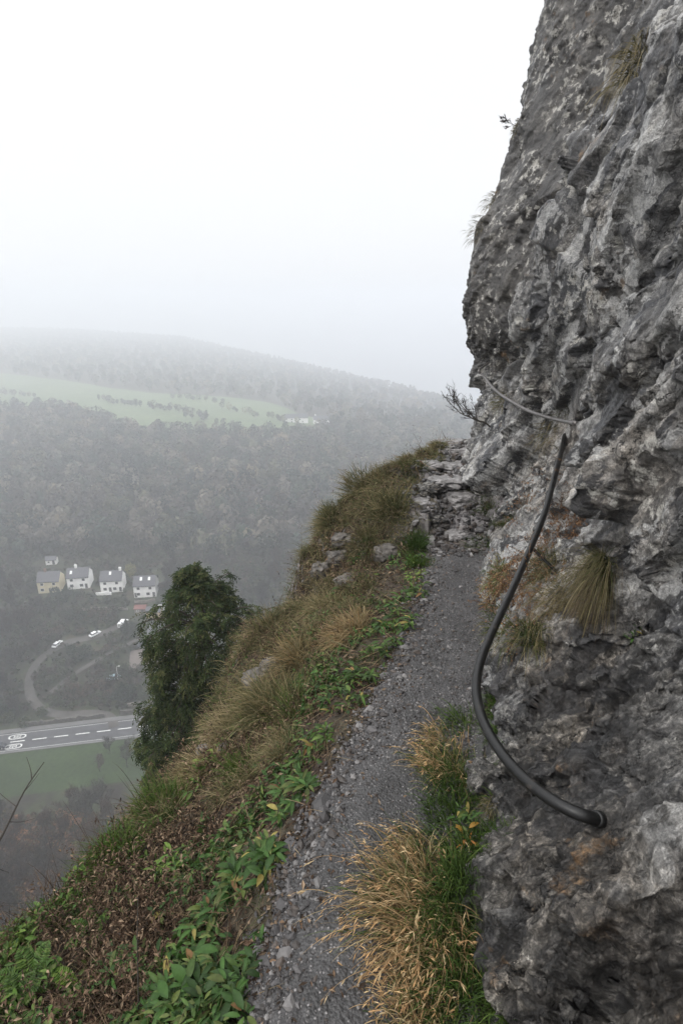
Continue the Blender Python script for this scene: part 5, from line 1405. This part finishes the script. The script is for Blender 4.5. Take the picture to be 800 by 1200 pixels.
# thin dark stalk, sapling twigs against the valley, dry stems on the skyline
def stalk(pts, r, name, label, cat, mat='bark'):
    b = MB(); pts = np.array(pts); b.tube(spline(pts, 18), np.linspace(r, r * .4, 18), 6)
    return b, pts
h = hit(162, 1196)[0]; b, _ = stalk([h - [0, 0, .02], at(162, 1150, np.dot(h - EYE, [0, CP, -SP]) - .02), at(161, 1100, np.dot(h - EYE, [0, CP, -SP]) - .05), at(162, 1052, np.dot(h - EYE, [0, CP, -SP]) - .06)], .0022, '', '', '')
o = b.build('dead_stalk', M['bark']); tag(o, 'thin dark upright stalk near the bottom of the bank', 'dead stalk')
h = hit(-45, 1150); b0 = h[0]; tt = float(np.dot(b0 - EYE, [0, CP, -SP]))
b = MB(); main = [b0 - [0, 0, .03], at(-40, 1080, tt), at(-12, 1010, tt + .05), at(10, 965, tt + .1), at(30, 925, tt + .12), at(52, 893, tt + .15)]
b.tube(spline(main, 24), np.linspace(.007, .0015, 24), 6)
for i, (du, dv, s) in enumerate(((-25, -30, .5), (30, -4, .62), (-22, -18, .72), (18, -22, .82), (-6, -26, .9), (24, 10, .4))):
    P_ = spline(main, 24)[int(s * 23)]; uu, vv = project(P_[None]); e = at(float(uu[0]) + du, float(vv[0]) + dv, tt + .12 + .02 * i)
    b.tube(spline([P_, (P_ + e) / 2 + rng.normal(0, .006, 3), e], 8), np.linspace(.0022, .0008, 8), 4)
o = b.build('bare_sapling', M['bark']); tag(o, 'bare dark twiggy sapling leaning in at the bank lip beside the brown scrub', 'sapling')
def twiggy(px, label, H, seed, lean, which='any', w=.004, levels=4, base=None):
    h = hit(*px, which); o_ = h[0] if base is None else base
    root = empty('bare_shrub', o_); mb, tw = branch_tree(seed, H, levels=levels, trunk_r=H * .016, spread=.7, up=.12, first=.1)
    rot = Matrix.Rotation(lean, 3, 'Y'); Rm = np.array(rot)
    mb.v = [v @ Rm.T for v in mb.v]; mb.build('stem', M['bark'], root)
    twig_mesh('twigs', [(p @ Rm.T, r) for p, r in tw], w, M['dead'], root, np.array([[.035, .03, .028], [.05, .042, .038]]), 1, H * .06)
    tag(root, label, 'shrub'); return root
twiggy((574, 500), 'bare dark shrub silhouetted against the mist at the cliff corner', .62, 5, -.75, w=.004, levels=3)
twiggy((592, 140), 'little twig sticking out of the upper cliff outline', .22, 8, -1.3, w=.005, levels=3)
# dry flower stems against the mist
a = Acc(); 
for k in range(60):
    y_ = rng.uniform(3.4, 6.6); x_ = float(edge_x(y_)) + rng.normal(.03, .08); z_ = float(bank_h(np.array([x_]), np.array([y_]))[0]); L = rng.uniform(.14, .36)
    d = np.array([[rng.normal(-.15, .2), rng.normal(0, .2), 1.0]]); b_ = np.array([[x_, y_, z_]])
    a.add(blades(b_, d, np.array([L]), np.array([.0035]), np.array([rng.uniform(.05, .3)]), pick(DEADB * .7, 1), pick(STRAW * .5, 1), S=4))
    dn = d / np.linalg.norm(d)
    for j in range(6): a.add(leaves(b_ + dn * L * rng.uniform(.6, 1), rng.normal(size=(1, 3)), np.array([rng.uniform(.012, .03)]), np.array([.006]), pick(DEADB, 1), S=2))
o = a.build('dry_stems', M['dead']); tag(o, 'dry flower stems along the upper lip of the bank', kind='stuff')
# tangled brown stems over the edge at the lower left
a = Acc()
for k in range(420):
    y_ = rng.uniform(1.1, 2.6); x_ = float(edge_x(y_)) - rng.uniform(-.05, .35); z_ = float(bank_h(np.array([x_]), np.array([y_]))[0]); L = rng.uniform(.12, .45)
    d = np.array([[rng.normal(-.3, .5), rng.normal(.1, .5), 1.0]])
    a.add(blades(np.array([[x_, y_, z_]]), d, np.array([L]), np.array([.0028]), np.array([rng.uniform(.1, .8)]), pick(DEADB * .8, 1), pick(DEADB * 1.1, 1), S=5))
o = a.build('bramble_stems', M['dead']); tag(o, 'tangled brown stems hanging over the lower lip of the bank', kind='stuff')
# ================================================================== stones, sticks, handrails, yew
M['slab'] = None
m = NT('pale_limestone'); p = m.pos()
n1 = m.noise(p, 7, 7, .68); n2 = m.noise(p, 45, 5, .7)
c = m.ramp(n1, [(.3, (.06, .055, .054)), (.48, (.17, .16, .155)), (.62, (.30, .285, .28)), (.75, (.40, .385, .37))])
c = m.mix(1, c, m.ramp(n2, [(.3, .6), (.7, 1.3)]), 'MULTIPLY')
M['slab'] = m.done(m.principled(c, .42, m.bump(m.math('ADD', n1, m.math('MULTIPLY', n2, .4)), .8, .015), spec=.5))
M['knob'] = simple('knob_rock', (.10, .09, .08), .8, .7, 14)
_ico = bmesh.new(); bmesh.ops.create_icosphere(_ico, subdivisions=5, radius=1.0)
ICO_V = np.array([v.co[:] for v in _ico.verts]); ICO_F = np.array([[v.index for v in f.verts] for f in _ico.faces]); _ico.free()
def boulder(px, label, size, seed, rz=0.0, sink=.35, name='boulder', which='bank', mat=None):
    h = hit(*px, which); o_ = h[0]
    v = np.sign(ICO_V) * np.abs(ICO_V) ** .75; v /= np.max(np.abs(v))
    q = v * 1.0 + seed * 3.7
    F1, F2, idd, vec = worley(q * 1.6); t = _rv[(idd * 5 + 3) & 255]
    d = .10 * t[:, 0] + .22 * (vec * _rv[idd]).sum(1) - .03 * (1 - sstep(0, .1, F2 - F1)) + .10 * fbm(q * 1.2, 3) + .035 * fbm(q * 5, 4)
    F1, F2, idd, vec = worley(q * 4.2); d += .02 * _rv[idd, 0] + .05 * (vec * _rv[(idd * 3) & 255]).sum(1)
    v = v * (1 + d[:, None]) * np.asarray(size)
    c, s = math.cos(rz), math.sin(rz); v = np.stack([v[:, 0] * c - v[:, 1] * s, v[:, 0] * s + v[:, 1] * c, v[:, 2]], 1)
    o = mesh_np(name, v, ICO_F, mat or M['slab'], smooth=True); o.location = o_ + [0, 0, size[2] * (1 - 2 * sink) * .5]
    tag(o, label, 'boulder' if name == 'boulder' else 'stone'); return o
boulder((540, 588), 'pale cracked boulder beside the foot of the far rock slab', (.15, .14, .085), 1, .5)
boulder((522, 566), 'pale grey slab above the cracked boulder on the rocky steps', (.20, .17, .06), 2, .3)
boulder((535, 548), 'wet pale slab second from the top of the rocky steps', (.19, .16, .05), 3, .2)
boulder((540, 530), 'long wet slab near the top of the rocky steps', (.22, .16, .05), 4, .1)
boulder((524, 521), 'highest pale slab on the skyline of the path', (.22, .15, .055), 5, .3)
boulder((500, 548), 'grey slab on the outer side of the rocky steps', (.15, .13, .055), 6, .2)
boulder((492, 590), 'small grey slab low on the outer side of the steps', (.12, .10, .04), 7, .6)
boulder((560, 512), 'dark upright block against the mist at the cliff corner', (.10, .10, .14), 8, .2, .25, mat=M['rock'])
boulder((505, 575), 'dark block under the pale slabs of the steps', (.13, .11, .07), 9, 1.0, mat=M['rock'])
boulder((512, 612), 'brownish block in the middle of the rocky steps', (.10, .09, .06), 10, .4, mat=M['rock'])
boulder((535, 628), 'flat stone at the bottom of the rocky steps by the rock wall', (.12, .09, .04), 11, .4)
boulder((505, 640), 'small flat stone where the gravel path meets the steps', (.07, .06, .03), 12, .4)
boulder((452, 648), 'pinkish block in the hollow of the rocky knob', (.11, .10, .08), 13, .8, .68, mat=M['knob'])
boulder((395, 655), 'pale jutting rock on the outer face of the knob', (.10, .09, .09), 14, .4, .68, mat=M['knob'])
boulder((375, 668), 'grey jutting rock at the outer edge of the knob', (.08, .08, .08), 15, 1.4, .68, mat=M['knob'])
boulder((410, 680), 'pale flaky rock low on the face of the knob', (.13, .10, .06), 16, .9, .68, mat=M['knob'])
boulder((400, 632), 'mottled rock half covered by tussocks on the knob', (.11, .10, .07), 26, .2, .68, mat=M['knob'])
boulder((302, 795), 'grey rock on the bank above the straw tussock', (.10, .09, .07), 17, .7, .68, mat=M['knob'])
boulder((318, 780), 'smaller grey rock beside the other one above the straw tussock', (.08, .07, .06), 18, .2, .68, mat=M['knob'])
boulder((240, 884), 'small whitish rock at the lip of the bank near the yew', (.055, .05, .05), 19, .2)
boulder((262, 878), 'small pale rock a little uphill of the whitish one', (.04, .04, .03), 20, .5)
for i, (u, v, s, lab) in enumerate(((305, 1117, .022, 'pale stone lying at the path edge near the bottom'), (318, 1160, .016, 'grey stone at the path edge below the pale one'), (338, 1010, .014, 'small grey stone beside the lower end of the stick'),
        (372, 1118, .012, 'flat whitish chip lying on the gravel path'), (352, 1078, .012, 'round stone on the dark path margin'), (330, 1060, .016, 'brown stone on the dark path margin'), (140, 1008, .018, 'pale pebble on the dark litter of the bank'))):
    boulder((u, v), lab, (s, s * .8, s * .6), 30 + i, i * .7, .3, name='stone')
# loose stones: gravel mass along the path margins
_o = bmesh.new(); bmesh.ops.create_icosphere(_o, subdivisions=1, radius=1.0); OV = np.array([v.co[:] for v in _o.verts]); OF = np.array([[v.index for v in f.verts] for f in _o.faces]); _o.free()
N = 7500; y = np.exp(rng.uniform(math.log(.6), math.log(4.6), N)); xl = np.interp(y, PATH[:, 0], PATH[:, 1]); xr = np.interp(y, PATH[:, 0], PATH[:, 2])
mode = rng.uniform(size=N); x = np.where(mode < .62, xl + rng.normal(.0, .055, N), np.where(mode < .8, xr - np.abs(rng.normal(0, .04, N)), xl + (xr - xl) * rng.uniform(size=N)))
sz = np.exp(rng.normal(math.log(.0040), .5, N)) * np.where(mode < .62, 1.2, np.where(mode < .8, .9, .55)) * (.8 + .15 * y)
y2 = np.exp(rng.uniform(math.log(4.3), math.log(6.6), 2200)); xl2 = np.interp(y2, PATH[:, 0], PATH[:, 1]); xr2 = np.interp(y2, PATH[:, 0], PATH[:, 2])
y3 = np.exp(rng.uniform(math.log(1.8), math.log(4.4), 3500)); xl3 = np.interp(y3, PATH[:, 0], PATH[:, 1]); xr3 = np.interp(y3, PATH[:, 0], PATH[:, 2])
x = np.concatenate([x, xl3 + (xr3 - xl3) * rng.uniform(size=3500)]); y = np.concatenate([y, y3]); sz = np.concatenate([sz, np.exp(rng.normal(math.log(.0042), .4, 3500))])
x = np.concatenate([x, xl2 - .12 + (xr2 - xl2 + .2) * rng.uniform(size=2200)]); y = np.concatenate([y, y2]); sz = np.concatenate([sz, np.exp(rng.normal(math.log(.014), .5, 2200))]); N = len(x)
z = bank_h(x, y) + .010 * (y < 4.4) + sz * .15
sc = sz[:, None, None] * rng.uniform(.6, 1.35, (N, 1, 3)) * [1, 1, .65]; V = OV[None] * (1 + .22 * rng.normal(size=(N, len(OV), 1))) * sc
a = rng.uniform(0, 6.28, N); ca, sa = np.cos(a)[:, None], np.sin(a)[:, None]
V = np.stack([V[..., 0] * ca - V[..., 1] * sa, V[..., 0] * sa + V[..., 1] * ca, V[..., 2]], 2) + np.stack([x, y, z], 1)[:, None]
F = (OF[None] + (np.arange(N) * len(OV))[:, None, None]).reshape(-1, 3)
cs = .75 * pick([[.05, .046, .046], [.07, .066, .066], [.10, .094, .094], [.045, .038, .034], [.085, .068, .058], [.19, .18, .175]], N, .3)
M['pebble'] = leafmat('pebble_stone', .5, 0.0, .4)
o = mesh_np('gravel', V.reshape(-1, 3), F, M['pebble'], col=np.repeat(cs, len(OV), 0)); tag(o, 'loose gravel and small stones scattered on the path', kind='stuff')
# fallen sticks
def stick(pix, r, label, lift=.008):
    pts = [hit(*q, 'bank')[0] + [0, 0, lift] for q in pix]; b = MB(); b.tube(spline(pts, 20), np.linspace(r, r * .55, 20), 6)
    for k in (6, 12): 
        q = spline(pts, 20)[k]; b.tube([q, q + rng.normal(0, .02, 3) + [0, 0, .012]], [r * .5, r * .25], 5)
    o = b.build('fallen_stick', M['bark']); tag(o, label, 'stick')
stick([(357, 990), (372, 978), (388, 966), (404, 950)], .006, 'dark crooked stick lying on the path margin')
stick([(368, 1048), (376, 1056), (392, 1070)], .0018, 'pale thin straw lying on the gravel path')
stick([(336, 1070), (352, 1058), (373, 1049)], .0028, 'thin dark twig on the path margin under the leafy plants')
# ---- handrails ------------------------------------------------------------------
m = NT('black_rail_paint'); p = m.pos(); n1 = m.noise(p, 30, 5, .6); n2 = m.noise(p, 220, 3, .6)
c = m.ramp(n1, [(.3, (.005, .005, .005)), (.6, (.009, .009, .009)), (.72, (.03, .025, .022))])
M['rail'] = m.done(m.principled(c, m.ramp(n1, [(.3, .33), (.7, .55)]), m.bump(n2, .25, .002), spec=.4))
M['steel'] = simple('weathered_steel', (.16, .15, .145), .45, .35, 40, metal=.6)
root = empty('handrail', at(630, 640, 2.6)); tag(root, 'long bent black handrail pipe swinging out from the rock over the path', 'handrail')
O1 = np.array(at(630, 640, 2.6))
h = hit(706, 962, 'cliff'); ha = h[0]; t0 = float(np.dot(ha - EYE, [0, CP, -SP]))
h2 = hit(664, 506, 'cliff'); hb_ = h2[0]; t1 = float(np.dot(hb_ - EYE, [0, CP, -SP]))
print('RAIL', t0, t1)
pts = [at(716, 961, t0 + .04), at(690, 958, t0 - .01), at(655, 943, t0 + .03), at(620, 918, t0 + .12), at(590, 886, t0 + .24), at(568, 850, t0 + .36), at(558, 815, t0 + .5), at(560, 785, t0 + .62), at(570, 755, t0 + .75),
       at(585, 722, t0 + .9), at(602, 686, t0 + 1.1), at(620, 645, t0 + 1.35), at(638, 600, t0 + 1.62), at(650, 556, min(t0 + 1.9, t1 - .15)), at(657, 530, t1 - .1), at(662, 508, t1 + .06)]
UV = [project(q[None]) for q in pts]
for i in range(3, len(pts) - 1):
    u_, v_ = float(UV[i][0][0]), float(UV[i][1][0]); hh = hit1(u_, v_, 'cliff'); tc_ = float(np.dot(pts[i] - EYE, [0, CP, -SP]))
    if hh is not None: pts[i] = at(u_, v_, min(tc_, float(np.dot(hh[0] - EYE, [0, CP, -SP])) - .09))
def keep_clear(pts, n, i0, i1, gap, tail):
    """slide the pipe towards the path wherever it would run inside the rock"""
    RP = spline(pts, n); RT = np.array([np.dot(q - EYE, [0, CP, -SP]) for q in RP]); RU, RV = project(RP); lim = RT.copy()
    for i in range(i0, i1):
        for du, dv in ((-5, 0), (5, 0), (0, 4), (0, -4)):
            hh = hit1(float(RU[i]) + du, float(RV[i]) + dv, 'cliff')
            if hh is not None: lim[i] = min(lim[i], float(np.dot(hh[0] - EYE, [0, CP, -SP])) - gap)
    dl = RT - lim
    for _ in range(3): dl = np.maximum(dl, np.convolve(np.pad(dl, 6, 'edge'), np.ones(13) / 13, 'valid'))
    dl = np.convolve(np.pad(dl, 5, 'edge'), np.ones(11) / 11, 'valid') * np.minimum(1, (n - 1 - np.arange(n)) / tail)
    return np.array([at(float(RU[i]), float(RV[i]), RT[i] - dl[i]) for i in range(n)])
RP = keep_clear(pts, 120, 14, 116, .07, 8)
b = MB(); b.tube(RP - O1, .0160, 18); b.build('pipe', M['rail'], root, smooth=True)
def collar(mb, c, d, r0, r1, ln):
    d = d / np.linalg.norm(d); mb.tube([c - d * ln / 2, c - d * ln * .3, c + d * ln * .3, c + d * ln / 2], [r1, r0, r0, r1], 16)
b = MB(); collar(b, at(700, 960, t0 + .0) - O1, at(716, 961, t0 + .04) - at(690, 958, t0 - .01), .0205, .0182, .022); b.build('anchor', M['rail'], root, smooth=True)
e = RP[88]; hh = CB.find_nearest(Vector(e))
if hh[0] is not None:
    q_ = np.array(hh[0]); b = MB(); b.tube([e - O1, q_ + (q_ - e) * .3 - O1], .0075, 8); b.build('bracket', M['rail'], root)
root = empty('handrail', at(620, 480, 4.6)); tag(root, 'thin grey upper handrail curving round the cliff corner, a strut beneath it', 'handrail')
O2 = np.array(at(620, 480, 4.6)); 
h3 = hit(668, 496, 'cliff'); t3 = float(np.dot(h3[0] - EYE, [0, CP, -SP])) 
h4 = hit(575, 452, 'cliff'); t4 = float(np.dot(h4[0] - EYE, [0, CP, -SP])); print('RAIL2', t3, t4)
pts = [at(678, 497, t3 + .08), at(668, 495, t3 - .03), at(645, 490, t3 + .3), at(618, 481, t3 + .75), at(598, 470, t3 + 1.2), at(580, 457, t3 + 1.75), at(566, 440, min(t3 + 2.4, t4 - .1)), at(561, 434, t4 - .05), at(572, 425, t4 + .15)]
b = MB(); b.tube(keep_clear(pts, 90, 4, 74, .05, 10) - O2, .0125, 14); b.build('pipe', M['steel'], root, smooth=True)
s_ = hit(618, 494, 'cliff')[0]
b = MB(); b.tube([at(588, 464, t3 + 1.45) - O2, (at(588, 464, t3 + 1.45) + s_) / 2 - O2, s_ + (s_ - EYE) * .012 - O2], .011, 10); b.build('strut', M['rail'], root, smooth=True)
b = MB(); collar(b, at(670, 495.5, t3 - .01) - O2, at(678, 497, t3 + .08) - at(668, 495, t3 - .03), .021, .018, .03); b.build('anchor', M['rail'], root, smooth=True)

# ---- the yew below the bank --------------------------------------------------------
OUT = np.array([(664, 219, 227), (677, 207, 243), (695, 202, 264), (712, 193, 292), (728, 184, 298), (742, 178, 296), (765, 186, 280), (790, 194, 268), (810, 192, 260), (830, 180, 252), (850, 173, 242), (872, 169, 232), (895, 178, 224), (930, 169, 216), (985, 180, 212)], float)
Yy = 11.0
rows = []
for v, a_, b_ in OUT:
    A_, B_ = at_y(a_, v, Yy), at_y(b_, v, Yy); rows.append(((A_[2] + B_[2]) / 2, (A_[0] + B_[0]) / 2, (B_[0] - A_[0]) / 2))
rows = np.array(rows)[::-1]
def yew_c(z): return np.interp(z, rows[:, 0], rows[:, 1]), np.interp(z, rows[:, 0], rows[:, 2])
ztop, zbot = rows[-1, 0], rows[0, 0]
root = empty('yew_tree', (float(yew_c(zbot)[0]), Yy, zbot - 2)); tag(root, 'dense dark green yew growing from the crag below the bank', 'tree'); RO = np.array(root.location)
M['yew_bark'] = simple('yew_bark', (.045, .032, .026), .9, .3, 6)
b = MB(); zz = np.linspace(zbot - 2, ztop - .2, 16); sx = np.array([yew_c(k)[0] for k in zz])
tr = np.stack([np.convolve(np.pad(sx, 2, 'edge'), np.ones(5) / 5, 'valid') + .1, np.full(16, Yy), zz], 1)
b.tube(tr - RO, np.linspace(.24, .02, 16), 10)
sp_c = []; sp_d = []; sp_s = []
for k in range(430):
    z = zbot + (ztop - zbot) * (rng.uniform(0, 1) ** .9); cx_, r_ = yew_c(z); az = rng.uniform(0, 2 * math.pi)
    lump = 1 + .40 * float(perlin(np.array([[math.cos(az) * 1.7, math.sin(az) * 1.7, z * 2.2]]))[0]) + rng.normal(0, .17)
    rr_ = max(.12, r_ * lump); i = int(np.clip(np.interp(z - rr_ * .12, zz, np.arange(16)), 0, 15)); p0 = tr[i]
    tip = np.array([cx_ + math.cos(az) * rr_, Yy + math.sin(az) * rr_, z + .05 * rr_]); mid = (p0 + tip) / 2 + [0, 0, .14 * rr_]
    end = tip + np.array([math.cos(az) * .05, math.sin(az) * .05, -.10 - .12 * rr_])
    bp = spline([p0, mid, tip, end], 14)
    if k % 2 == 0: b.tube(bp - RO, np.linspace(.022, .005, 14), 4, cap=False)
    for s in np.linspace(.35, 1, 9):
        q = bp[int(s * 13)]; t_ = bp[min(13, int(s * 13) + 1)] - bp[max(0, int(s * 13) - 1)]; t_ /= np.linalg.norm(t_) + 1e-9
        for sg in (-1, 1):
            sd_ = np.cross(t_, [0, 0, 1.0]); sd_ /= np.linalg.norm(sd_) + 1e-9
            sp_c.append(q); sp_d.append(t_ * .7 + sd_ * sg * .75 + [0, 0, rng.normal(-.12, .25)]); sp_s.append(rng.uniform(.10, .24) * (.8 + .5 * rr_))
b.build('trunk', M['yew_bark'], root, smooth=True)
sp_c = np.array(sp_c); sp_d = np.array(sp_d); sp_d /= np.linalg.norm(sp_d, axis=1, keepdims=True); sp_s = np.array(sp_s); n = len(sp_c)
a = Acc(); YC = np.array([[.020, .032, .010], [.028, .042, .014], [.014, .024, .009], [.042, .054, .018], [.058, .062, .024]])
cb = pick(YC, n, .3)
for k in range(11):
    s = (k + 1) / 11.5; c = sp_c + sp_d * (sp_s * s)[:, None] - np.array([0, 0, 1]) * (sp_s * .28 * s * s)[:, None]
    sd_ = np.cross(sp_d, [0, 0, 1.0]) + .25 * rng.normal(size=(n, 3)); sd_ /= np.linalg.norm(sd_, axis=1, keepdims=True)
    sg = 1 if k % 2 else -1
    a.add(leaves(c, sd_ * sg * .8 + sp_d * .6 + .2 * rng.normal(size=(n, 3)), (.055 + .035 * rng.uniform(size=n)), .024 + .012 * rng.uniform(size=n), cb * rng.uniform(.75, 1.3, (n, 1)), S=2, droop=.2))
M['yew'] = leafmat('yew_needles', .75, .12, .12)
a.build('crown', M['yew'], root, origin=RO)
# a mossy shelf of rock on the crag for the yew to stand on
# ================================================================== air, sky, light
m = NT('valley_haze')
vol = m.n('VolumePrincipled', ins={'Color': (.90, .925, .96, 1), 'Density': HAZE_D, 'Anisotropy': .35})
m.t.links.new(vol.outputs[0], m.out.inputs['Volume'])
hb = MB(); hb.box(-4500, 4500, -120, 6500, HAZE_Z0, 44.0)
hz = hb.build('haze', m.m); tag(hz, 'pale winter haze hanging in the valley', kind='stuff')

w = bpy.data.worlds.new('World'); scene.world = w; w.use_nodes = True
nt = w.node_tree; nt.nodes.clear()
SUN_EL, SUN_AZ = R(48), R(-118)
sky = nt.nodes.new('ShaderNodeTexSky'); sky.sky_type = 'NISHITA'; sky.sun_disc = False
sky.sun_elevation = SUN_EL; sky.sun_rotation = SUN_AZ; sky.air_density = 1.0; sky.dust_density = 4.0
hs = nt.nodes.new('ShaderNodeHueSaturation'); hs.inputs['Saturation'].default_value = .12; hs.inputs['Value'].default_value = 1.0
mx = nt.nodes.new('ShaderNodeMix'); mx.data_type = 'RGBA'; mx.inputs[0].default_value = .8
mx.inputs[7].default_value = (10.2, 10.3, 10.5, 1)
bg = nt.nodes.new('ShaderNodeBackground'); bg.inputs['Strength'].default_value = .12
wo = nt.nodes.new('ShaderNodeOutputWorld')
nt.links.new(sky.outputs[0], hs.inputs['Color']); nt.links.new(hs.outputs[0], mx.inputs[6])
# overcast: the cloud is brightest overhead and evens out towards the horizon
tc = nt.nodes.new('ShaderNodeTexCoord'); sx_ = nt.nodes.new('ShaderNodeSeparateXYZ'); nt.links.new(tc.outputs['Generated'], sx_.inputs[0])
mr = nt.nodes.new('ShaderNodeMapRange'); mr.interpolation_type = 'SMOOTHSTEP'
for i_, v_ in ((1, .30), (2, .90), (3, .90), (4, 2.05)): mr.inputs[i_].default_value = v_
nt.links.new(sx_.outputs[2], mr.inputs[0])
ml = nt.nodes.new('ShaderNodeVectorMath'); ml.operation = 'SCALE'
nt.links.new(mx.outputs[2], ml.inputs[0]); nt.links.new(mr.outputs[0], ml.inputs['Scale'])
nt.links.new(ml.outputs[0], bg.inputs['Color']); nt.links.new(bg.outputs[0], wo.inputs['Surface'])

sl = bpy.data.lights.new('sun', 'SUN'); sl.energy = 1.3; sl.angle = R(30); sl.color = (1, .97, .93)
so = bpy.data.objects.new('sun', sl); COL.objects.link(so)
sd = Vector((math.sin(SUN_AZ) * math.cos(SUN_EL), math.cos(SUN_AZ) * math.cos(SUN_EL), math.sin(SUN_EL)))
so.rotation_euler = (-sd).to_track_quat('-Z', 'Y').to_euler()

vs = scene.view_settings
vs.view_transform = 'Standard'; vs.look = 'None'; vs.gamma = 1; vs.exposure = 0.08; vs.use_curve_mapping = False
scene.cycles.volume_bounces = 3
scene.cycles.max_bounces = 6
scene.cycles.transparent_max_bounces = 12
scene.cycles.use_denoising = True
